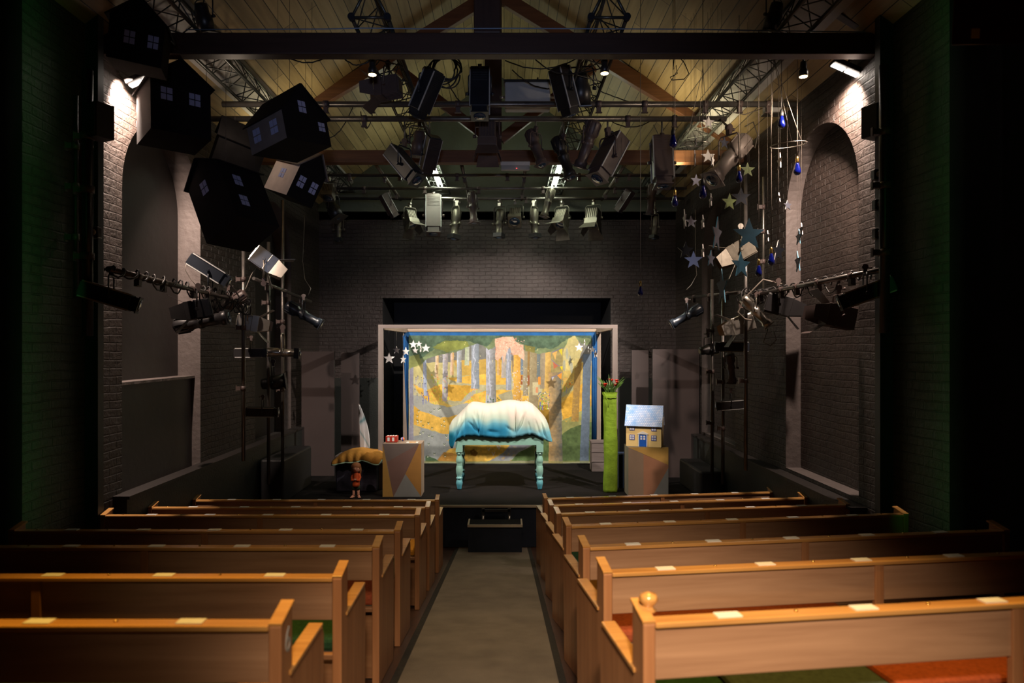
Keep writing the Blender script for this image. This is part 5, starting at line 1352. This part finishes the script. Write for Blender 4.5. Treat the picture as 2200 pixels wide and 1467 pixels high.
# small loops tied round the lanterns: white looping lead and droops
cable([W(*p) for p in ((1298, 322, 9.1), (1288, 345, 9.1), (1284, 365, 9.1), (1300, 376, 9.1), (1318, 370, 9.1), (1325, 345, 9.1), (1322, 310, 9.1))], 'pale lead looped in front of the big brown leaning lantern', .007, M['greycable'])
cable([W(*p) for p in ((1404, 268, 9.2), (1420, 300, 9.15), (1432, 330, 9.1), (1420, 350, 9.1), (1405, 362, 9.1))], 'pale lead hanging in front of the upright brown box lantern', .006, M['greycable'])
cable([W(*p) for p in ((1660, 250, 8.6), (1640, 232, 8.6), (1600, 246, 8.6), (1570, 240, 8.5), (1540, 225, 8.6))], 'pale lead looping along the right end of the nearest bar', .007, M['greycable'])
cable([W(*p) for p in ((1600, 272, 9.1), (1618, 262, 9.0), (1628, 290, 8.9), (1622, 318, 8.9), (1606, 300, 8.9))], 'pale lead curling round the top of the large star-side lantern', .008, M['greycable'])
cable([W(*p) for p in ((1680, 610, 8.4), (1640, 600, 8.5), (1600, 640, 8.6), (1585, 670, 8.6), (1600, 685, 8.6), (1615, 688, 8.6))], 'thick white lead looping down from the right side bar', .011, M['greycable'])
cable([W(*p) for p in ((1650, 706, 8.6), (1640, 735, 8.6), (1655, 743, 8.6), (1668, 730, 8.6), (1662, 712, 8.6))], 'thin pale lead hanging in a U below the right side bar', .006, M['greycable'])
cable([W(*p) for p in ((482, 604, 8.2), (495, 612, 8.3), (505, 624, 8.3), (515, 640, 8.4), (514, 655, 8.4))], 'pale lead from the pale-edged lantern to the left side bar', .010, M['greycable'])
cable([W(*p) for p in ((400, 566, 8.1), (398, 580, 8.1), (410, 600, 8.2), (425, 618, 8.2))], 'thin wire curving behind the pale-edged lantern on the left', .004, M['greycable'])
cable([W(*p) for p in ((655, 460, 11.6), (650, 560, 11.6), (655, 600, 11.6), (668, 620, 11.4), (662, 635, 11.4))], 'long thin wire running down the left wall near the back corner', .005, M['greycable'])
cable([W(*p) for p in ((1494, 450, 11.2), (1494, 560, 11.2), (1497, 590, 11.2), (1485, 612, 11.2), (1475, 622, 11.2))], 'long thin wire running down the right wall near the back corner', .005, M['greycable'])
cable([W(*p) for p in ((520, 640, 9.0), (540, 590, 9.1), (560, 560, 9.2))], 'green tinted lead stretched up to the bright left fresnel', .006, M['greycable'])
for s, x0, y0_, Ya, x1, y1_, Yb_ in ((-1, 240, 578, 5.9, 520, 640, 9.0), (1, 1885, 582, 6.3, 1600, 636, 9.1)):
    pts = []; a, b = W(x0, y0_, Ya), W(x1, y1_, Yb_)
    for i in range(170):
        u = i / 169; p = a.lerp(b, u); an = u * 2 * math.pi * 17 + math.sin(u * 30)
        r_ = .035 + .02 * math.sin(u * 55) ** 2; pts.append(p + Vector((r_ * math.cos(an) * .5, r_ * math.cos(an) * .5, r_ * math.sin(an) - .008)))
    cable(pts, 'cable spiralled tightly round the %s side bar' % ('left' if s < 0 else 'right'), .009)
    r_ = random.Random(5 + s)
    for k in range(6):
        u = .22 + k * .12; p = a.lerp(b, u); q = a.lerp(b, u + .10)
        cable(sag(p, q, .10 + .05 * r_.random(), 12, .006, k), 'black cable loop drooping from the %s side bar' % ('left' if s < 0 else 'right'), .008, group='cable loops under the %s side bar' % ('left' if s < 0 else 'right'))

for nm, cx_, cy_, Y_, sd in (('left', 492, 655, 8.35, 1), ('right', 1632, 632, 8.7, 2)):
    r_ = random.Random(sd); c = W(cx_, cy_, Y_); pts = []
    for i in range(120):
        a_ = i * .55; rr_ = .05 + .06 * r_.random()
        pts.append(c + Vector((.22 * math.sin(i * .11) + rr_ * math.cos(a_) * .6, rr_ * math.cos(a_ * .7), rr_ * math.sin(a_) * 1.1 - .03)))
    cable(pts, 'tangled knot of cable bunched on the %s side bar near the first boom' % nm, .008, M['cable'])
# ------------------------------------------------------------------ hanging black houses
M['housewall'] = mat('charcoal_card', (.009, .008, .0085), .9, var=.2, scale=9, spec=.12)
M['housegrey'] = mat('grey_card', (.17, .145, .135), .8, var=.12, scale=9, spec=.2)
M['houselit'] = mat('lit_card', (.50, .42, .38), .8, var=.1, scale=9, spec=.2)  # lamplight on one house wall, put into its colour
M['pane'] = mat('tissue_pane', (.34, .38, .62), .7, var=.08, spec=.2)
def hhouse(label, loc, rv, dims, wins, gable_front=False, roofm='housewall', strings=((-.1, 0), (.1, 0)), wallm=None, wm='housegrey', py=None):
    L, B, h, r = dims
    q = Vector(rv); ang = q.length
    t = thing('hanging_house', label, 'model house', (loc[0], loc[1], loc[2] + CAMZ), group='black model houses hung from the roof')
    t.rotation_mode = 'QUATERNION'
    from mathutils import Quaternion
    t.rotation_quaternion = Quaternion(q.normalized(), ang)
    mb = MB(); mb.box((0, 0, h / 2), (L, B, h))
    if wallm:      # one side in another card; the palest holds lamplight as colour
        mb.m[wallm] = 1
    if gable_front: mb.prism([(-L / 2, -B / 2, h), (L / 2, -B / 2, h), (0, -B / 2, h + r)], (0, B, 0))
    else: mb.prism([(-L / 2, -B / 2, h), (-L / 2, B / 2, h), (-L / 2, 0, h + r)], (L, 0, 0))
    mb.build('walls', [M['housewall'], M[wm]], t)
    mb = MB(); e = .03
    for s in (-1, 1):
        W2 = (L if gable_front else B) / 2
        if gable_front:
            a, b = Vector((s * (W2 + e), -B / 2 - e, h - r * e / W2)), Vector((0, -B / 2 - e, h + r)); n_ = Vector((s * r, 0, W2)).normalized() * .012
            mb.prism([a, b, b + n_, a + n_], (0, B + 2 * e, 0))
        else:
            a, b = Vector((-L / 2 - e, s * (W2 + e), h - r * e / W2)), Vector((-L / 2 - e, 0, h + r)); n_ = Vector((0, s * r, W2)).normalized() * .012
            mb.prism([a, b, b + n_, a + n_], (L + 2 * e, 0, 0))
    mb.build('roof', M[roofm], t)
    for face, u, z, w_, h_ in wins:
        mb = MB()
        for a in (-1, 1):
            for c in (-1, 1):
                du, dz = a * w_ * .26, c * h_ * .26; sz = (w_ * .44, .004, h_ * .44)
                if face == 'F': mb.box((u + du, -B / 2 - .003, z + dz), sz)
                elif face == 'R': mb.box((L / 2 + .003, u + du, z + dz), (.004, sz[0], sz[2]))
                elif face == 'L': mb.box((-L / 2 - .003, u + du, z + dz), (.004, sz[0], sz[2]))
                elif face == 'K': mb.box((u + du, B / 2 + .003, z + dz), sz)
        mb.build('window', M['pane'], t)
    inv = t.rotation_quaternion.to_matrix().transposed()
    zr = h + r * .6
    for sx_, sy_ in strings:
        p = Vector((sx_, sy_, zr)); wp = Vector(t.location) + t.rotation_quaternion.to_matrix() @ p
        topz = roofz(wp.x) - .03 if wp.x > -2.95 else CAMZ + 3.09
        MB().tube(p, p + inv @ Vector((0, 0, topz - wp.z)), .0022, 4).build('string', M['string'], t)
    return t
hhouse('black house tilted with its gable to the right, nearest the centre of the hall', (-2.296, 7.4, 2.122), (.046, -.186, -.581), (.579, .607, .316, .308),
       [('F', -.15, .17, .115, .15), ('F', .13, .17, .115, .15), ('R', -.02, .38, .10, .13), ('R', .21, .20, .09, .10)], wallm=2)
hhouse('big black house with two four-pane windows, above the dark arch on the left', (-3.355 + .02, 6.9, 2.066), (-.08, -.021, .72), (.558, .524, .531, .215),
       [('F', -.135, .375, .11, .13), ('F', .125, .375, .11, .13)], gable_front=True)
hhouse('large black house hanging lowest and seen from underneath', (-2.745, 7.2, 1.178), (2.058, .993, -4.559), (.553, .512, .694, .2),
       [('F', -.09, .50, .105, .13), ('F', -.10, .24, .105, .13), ('L', .03, .55, .10, .15)], strings=((-.15, .05), (.1, .05)))
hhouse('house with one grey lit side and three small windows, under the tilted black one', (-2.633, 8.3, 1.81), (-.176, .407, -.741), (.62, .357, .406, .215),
       [('F', -.02, .24, .13, .12), ('R', -.08, .22, .09, .14), ('R', .09, .22, .09, .14)], roofm='housegrey', wallm=2, wm='houselit', strings=((-.1, .05), (.15, 0)))
hhouse('nearly invisible black house with three windows at the very top left', (-3.22, 6.0, 2.44), (.08, .12, .35), (.42, .40, .36, .18),
       [('F', -.05, .20, .085, .11), ('F', .13, .20, .085, .11), ('L', 0, .22, .09, .10)], gable_front=True, strings=((-.05, .05),))
hhouse('plain black house without windows wedged between the others', (-3.42, 8.6, 2.25), (.25, .35, .5), (.55, .45, .35, .2), [], strings=((-.12, 0), (.1, 0)))

# ------------------------------------------------------------------ mobile of stars and blue bulbs
M['mirror'] = mat('mirror_card', (.17, .18, .23), .3, metal=.7, var=.1)
M['teal'] = mat('teal_mirror_card', (.006, .028, .045), .4, metal=.1, var=.25, scale=12)
M['greenstar'] = mat('green_glitter_card', (.05, .07, .012), .6, metal=.2, var=.35, scale=30)
M['darkstar'] = mat('dark_card', (.006, .007, .010), .7, var=.2, spec=.1)
M['whitecard'] = mat('white_card', (.80, .76, .72), .6, var=.03)
M['edgeblue'] = mat('blue_card_edge', (.10, .32, .46), .5, var=.05)
M['edgewhite'] = mat('pale_card_edge', (.62, .58, .56), .5, var=.05)
GM = 'stars of the hanging mobile'
def topz(X): return roofz(X) - .05
MS = [(1522, 263, 27, 8.0, 10, 'whitecard', 'white star hanging highest in the mobile'), (1556, 307, 27, 8.2, 25, 'mirror', 'blue grey mirror star just right of the highest white star'),
      (1521, 336, 30, 7.9, 0, 'whitecard', 'largest bright white star of the mobile'), (1531, 345, 28, 7.7, 60, 'whitecard', 'white star half hidden beside the largest white one'),
      (1493, 340, 34, 8.1, 78, 'whitecard', 'white star seen nearly edge on, left of the largest white one'), (1494, 304, 24, 8.4, 86, 'mirror', 'sliver of a star seen edge on below the left ring'),
      (1495, 388, 27, 8.0, 20, 'mirror', 'dull mirror star below the nearly edge-on white one'), (1606, 365, 32, 7.6, 5, 'greenstar', 'yellow green star beside a blue bulb'),
      (1675, 347, 36, 7.7, 84, 'whitecard', 'edge-on star inside the right ring'), (1527, 431, 30, 8.0, 86, 'whitecard', 'edge-on star high above the tall narrow grey one'),
      (1567, 434, 36, 8.2, 15, 'greenstar', 'olive green star in front of the small dark arch'), (1592, 424, 42, 8.0, 0, 'darkstar', 'black star just above the big teal one'),
      (1692, 441, 22, 7.8, 20, 'mirror', 'tiny mirror star against the pale brick pillar'), (1674, 425, 22, 8.0, 80, 'mirror', 'tiny edge-on star left of the pale brick pillar'),
      (1471, 471, 42, 8.2, 84, 'whitecard', 'tall edge-on star at the far left of the mobile'), (1485, 477, 26, 8.2, 15, 'mirror', 'small lilac mirror star at the left of the mobile'),
      (1510, 477, 30, 8.3, 87, 'whitecard', 'thin edge-on star left of the tall narrow grey one'), (1540, 504, 74, 7.6, 58, 'mirror', 'tall narrow grey star turned half away, left of the teal one'),
      (1609, 504, 68, 7.5, 4, 'teal', 'big teal star, the largest of the mobile'), (1473, 538, 37, 8.2, 10, 'darkstar', 'dark star with pale edges at the lower left of the mobile'),
      (1490, 559, 38, 8.1, -15, 'mirror', 'tilted mirror star overlapping the dark one at lower left'), (1510, 540, 30, 8.3, 86, 'whitecard', 'thin edge-on star above the lower pair'),
      (1527, 556, 36, 7.8, 45, 'mirror', 'half-turned dark mirror star left of the bright fresnel'), (1592, 570, 56, 7.8, 30, 'teal', 'dark green blue star below the big teal one'),
      (1551, 618, 78, 7.7, 88, 'teal', 'longest edge-on star, a thin blue line below the bright fresnel'), (1672, 540, 46, 7.8, 35, 'darkstar', 'dark star just right of a hanging blue bulb'),
      (1649, 508, 26, 7.8, 84, 'mirror', 'faint edge-on star left of the dark one by the blue bulb'), (1722, 493, 28, 7.8, 80, 'mirror', 'edge-on star over the brickwork right of the pale pillar'),
      (1714, 563, 46, 7.8, 80, 'mirror', 'edge-on star at the right edge of the pale pillar'), (1716, 510, 34, 7.9, 86, 'mirror', 'thin edge-on star just left of the one over the brickwork')]
for px, py, sz, Y, yaw, mk, lab in MS:
    x = W(px, py, Y).x
    star('hanging_star', px, py, sz, Y, yaw, M[mk], lab, GM, topz(x), .010, M['edgeblue'] if mk in ('teal', 'mirror') and sz > 30 else M['edgewhite'], tilt=(px * 7) % 9 - 4)
m_bulb, nt, b_ = newmat('cobalt_glass'); b_.inputs['Base Color'].default_value = (.003, .007, .13, 1); b_.inputs['Roughness'].default_value = .05; b_.inputs['Coat Weight'].default_value = 1; b_.inputs['Transmission Weight'].default_value = .35; b_.inputs['IOR'].default_value = 1.45
BS = [(1446, 303, 30, 7.6, 0, 'blue bulb in a dark holder in front of the upright brown box lantern'), (1450, 432, 26, 7.9, 1, 'blue bulb with brass cap under the upright brown box lantern'), (1510, 412, 31, 7.6, 0, 'large blue bulb in a dark holder below the white stars'),
      (1588, 380, 27, 7.6, 1, 'blue bulb with long brass cap beside the yellow green star'), (1679, 262, 29, 7.4, 0, 'blue bulb in a dark holder above the right ring'), (1713, 363, 28, 7.5, 1, 'blue bulb with brass cap hanging off the right ring'),
      (1630, 582, 26, 7.6, 1, 'blue bulb with brass cap just above the right side bar'), (1657, 557, 27, 7.6, 1, 'darker blue bulb by the dark star left of the pale pillar'), (1376, 625, 22, 8.4, 1, 'single blue bulb hanging alone over the middle of the stage')]
for px, py, L_, Y, br_, lab in BS:
    c = W(px, py, Y); s = L_ * Y / F / .14
    t = thing('blue_bulb', lab, 'light bulb', c, group='blue bulbs hung on cords')
    MB().lathe((0, 0, -.068 * s), (0, 0, 1), [(0, .001), (.004 * s, .018 * s), (.014 * s, .030 * s), (.032 * s, .0375 * s), (.055 * s, .036 * s), (.085 * s, .028 * s), (.115 * s, .020 * s), (.135 * s, .016 * s)], 20).build('glass_bulb', m_bulb, t)
    if br_: MB().lathe((0, 0, .064 * s), (0, 0, 1), [(0, .017 * s), (.012 * s, .019 * s), (.03 * s, .017 * s), (.045 * s, .018 * s), (.062 * s, .014 * s), (.075 * s, .006 * s)], 16).build('brass_cap', M['brass'], t)
    else: MB().lathe((0, 0, .060 * s), (0, 0, 1), [(0, .021 * s), (.03 * s, .022 * s), (.05 * s, .017 * s), (.075 * s, .008 * s)], 16).build('lamp_holder', M['black'], t)
    MB().tube((0, 0, .13 * s), (0, 0, topz(c.x) - c.z), .0035, 5).build('cord', M['cable'] if not br_ else M['greycable'], t)
for px, py, rx, Y, apex, lab in ((1694, 311, 37, 7.4, (1668, 130), 'wire ring slung on cords at the right of the mobile'), (1498, 309, 27, 7.9, (1498, 150), 'smaller wire ring at the left of the mobile')):
    c = W(px, py, Y); r_ = rx * Y / F
    t = thing('wire_ring', lab, 'wire ring', c, (R(5), R(-4 if px > 1600 else 3), 0), 'wire rings of the mobile')
    MB().path([(r_ * math.cos(2 * math.pi * k / 40), r_ * math.sin(2 * math.pi * k / 40), 0) for k in range(41)], .0045, 6).build('hoop', M['silver'], t)
    ap_ = W(apex[0], apex[1], Y) - c
    for k in range(3):
        an = k * 2.09 + .3; MB().tube((r_ * math.cos(an), r_ * math.sin(an), 0), ap_, .003, 4).build('cord', M['greycable'], t)

# ------------------------------------------------------------------ lights
def alight(name, loc, size, power, col, rot=(0, 0, 0), sy=None, spread=None):
    l = bpy.data.lights.new(name, 'AREA'); l.energy = power; l.color = col; l.size = size
    if sy: l.shape = 'RECTANGLE'; l.size_y = sy
    if spread: l.spread = R(spread)
    o = bpy.data.objects.new(name, l); COL.objects.link(o); o.location = loc; o.rotation_euler = rot; return o
def slight(name, loc, target, power, col, ang, blend=.5, rad=.05):
    l = bpy.data.lights.new(name, 'SPOT'); l.energy = power; l.color = col; l.spot_size = R(ang); l.spot_blend = blend; l.shadow_soft_size = rad
    o = bpy.data.objects.new(name, l); COL.objects.link(o); o.location = loc
    o.rotation_euler = (Vector(target) - Vector(loc)).to_track_quat('-Z', 'Y').to_euler(); return o
def plight(name, loc, power, col, rad=.05):
    l = bpy.data.lights.new(name, 'POINT'); l.energy = power; l.color = col; l.shadow_soft_size = rad
    o = bpy.data.objects.new(name, l); COL.objects.link(o); o.location = loc; return o
WARM = (1.0, .80, .58)
# key spots on the stage from both sides of the front bars
slight('stage_spot', (-3.4, 9.3, 5.75), (.3, 13.6, 1.9), 1250, (1, .89, .78), 62, .5, .03)
slight('stage_spot', (3.12, 9.3, 5.75), (-.2, 13.6, 1.9), 1600, (1, .89, .78), 62, .5, .03)
slight('stage_spot', (-.9, 8.2, 5.3), (2.15, 11.2, 1.25), 330, (1, .88, .74), 22, .7, .05)
slight('stage_spot', (.9, 8.2, 5.3), (-2.1, 11.0, .9), 210, (1, .84, .70), 26, .9, .06)
# wall floodlights
slight('wall_flood', (XL + .12, 6.85, 5.74), (XL - .75, 8.3, 3.0), 1150, (1, .76, .62), 104, .7, .06)
slight('wall_flood', (XR - .19, 7.0, 5.80), (XR + .75, 8.3, 3.0), 700, (1, .76, .62), 112, .7, .06)
# battens at the back
for x in (-1.27, .99):
    alight('batten', (x, 12.75, CAMZ + 3.17), .12, 15, (.88, 1.0, .72), (0, 0, 0), 1.6)
    alight('batten_up', (x, 12.75, CAMZ + 3.29), .12, 12, (.88, 1.0, .72), (R(180), 0, 0), 1.6)
# pendants
for px in (800, 1299, 1726):
    c = W(px, 158, 6.95); slight('pendant', (c.x, c.y, c.z - .04), (c.x, c.y - 2.4, 0), 110 if px < 1700 else 8, (1, .62, .22), 46, .9, .035)
# unseen uplights added to brighten the roof boards
for x, p in ((-3.0, 9), (2.6, 15)):
    alight('roof_wash', (x, 10.0, CAMZ + 2.7), .25, p * 1.2, (1.0, .84, .50), (R(180), R(-14 if x < 0 else 14), 0), 1.2, 130)
# house light over the seats from behind and above the camera
slight('house_light', (.2, -.8, 5.0), (.62, 2.75, 1.35), 1600, (1, .76, .54), 44, 1.0, .2)
slight('bar_end_fill', W(1712, 240, 7.25), (2.3, 8.9, 5.2), 45, (1, .78, .58), 140, .6, .05)  # added lamp without a fitting, lights the stars and right bar end
plight('bar_end_fill', W(505, 262, 7.9), 7, (1, .78, .58), .05)  # added point without a fitting, lights the houses and left bar end
slight('house_light', (-.1, -.6, 5.6), (-.1, 5.2, 1.0), 330, (1, .76, .52), 44, 1.0, .2)  # unseen second spot, added to brighten the middle pew backs
slight('rig_fill', (.1, -1.2, 3.5), (-.6, 8.0, 5.5), 360, (.62, .70, 1.0), 44, .9, .2)  # unseen cool fill, added for the rig and hanging houses
slight('seat_downlight', (-1.5, 2.9, 7.4), (-1.35, 2.7, .8), 1300, (1, .54, .09), 34, 1.0, .1)
slight('seat_downlight', (1.25, 2.9, 7.4), (1.15, 2.7, .8), 1300, (1, .54, .09), 34, 1.0, .1)
slight('seat_downlight', (-.1, 7.0, 5.75), (-.1, 7.2, .6), 260, (1, .74, .46), 60, 1.0, .1)
# unseen green strips added to tint both walls in front of the near beam
alight('green_fill', (XL + .36, 5.50, 3.8), .05, 1.5, (.10, 1.0, .22), (R(90), 0, R(72)), 4.6, 130)
alight('green_fill', (XR - .36, 5.50, 3.8), .05, 1.5, (.12, 1.0, .22), (R(90), 0, R(-72)), 4.6, 130)
bn = thing('hanging_banner', 'dark red banner with a small yellow patch hanging high at the right, near the seats', 'banner', W(2135, 60, 3.6), (0, R(3), R(-8)))
MB().box((0, 0, .32), (.40, .008, .80)).build('banner_cloth', mat('dark_red_cloth', (.05, .006, .005), .9, spec=.1), bn)
MB().box((-.09, -.006, -.03), (.04, .004, .05)).build('yellow_patch', mat('mustard_patch', (.55, .38, .03), .8), bn)
MB().tube((-.2, 0, -.085), (.2, 0, -.085), .004, 6).build('hem_rod', M['steel'], bn)
w = bpy.data.worlds.new('world'); SC.world = w; w.use_nodes = True
w.node_tree.nodes['Background'].inputs[0].default_value = (.012, .011, .012, 1); w.node_tree.nodes['Background'].inputs[1].default_value = .3
# black masking drapes at the sides of the seats
for s, x in ((-1, XL), (1, XR)):
    mb = MB(); n = 40; y1 = 5.42
    pts = [(x - s * (.05 + .025 * math.sin(i * 1.3)), -1.5 + (y1 + 1.5) * i / n) for i in range(n + 1)]
    vs = [(a, b, .2) for a, b in pts] + [(a, b, 6.2) for a, b in pts]
    mb.add(vs, [(i, i + 1, n + 2 + i, n + 1 + i) for i in range(n)], 0, True)
    t = thing('masking_drape', 'black masking drape covering the %s wall beside the seats' % ('left' if s < 0 else 'right'), 'curtain')
    o = mb.build('drape_cloth', M['drape'], t); o.modifiers.new('thickness', 'SOLIDIFY').thickness = .01
    MB().tube((x - s * .05, -1.5, 6.2), (x - s * .05, y1, 6.2), .02).build('rail', M['blackmetal'], t)
SC.view_settings.view_transform = 'Standard'; SC.view_settings.look = 'None'; SC.view_settings.exposure = 0; SC.view_settings.gamma = 1
SC.view_settings.use_curve_mapping = False
try:
    SC.cycles.use_denoising = True; SC.cycles.max_bounces = 6; SC.cycles.diffuse_bounces = 3; SC.cycles.glossy_bounces = 3; SC.cycles.caustics_reflective = False; SC.cycles.caustics_refractive = False
except Exception: pass
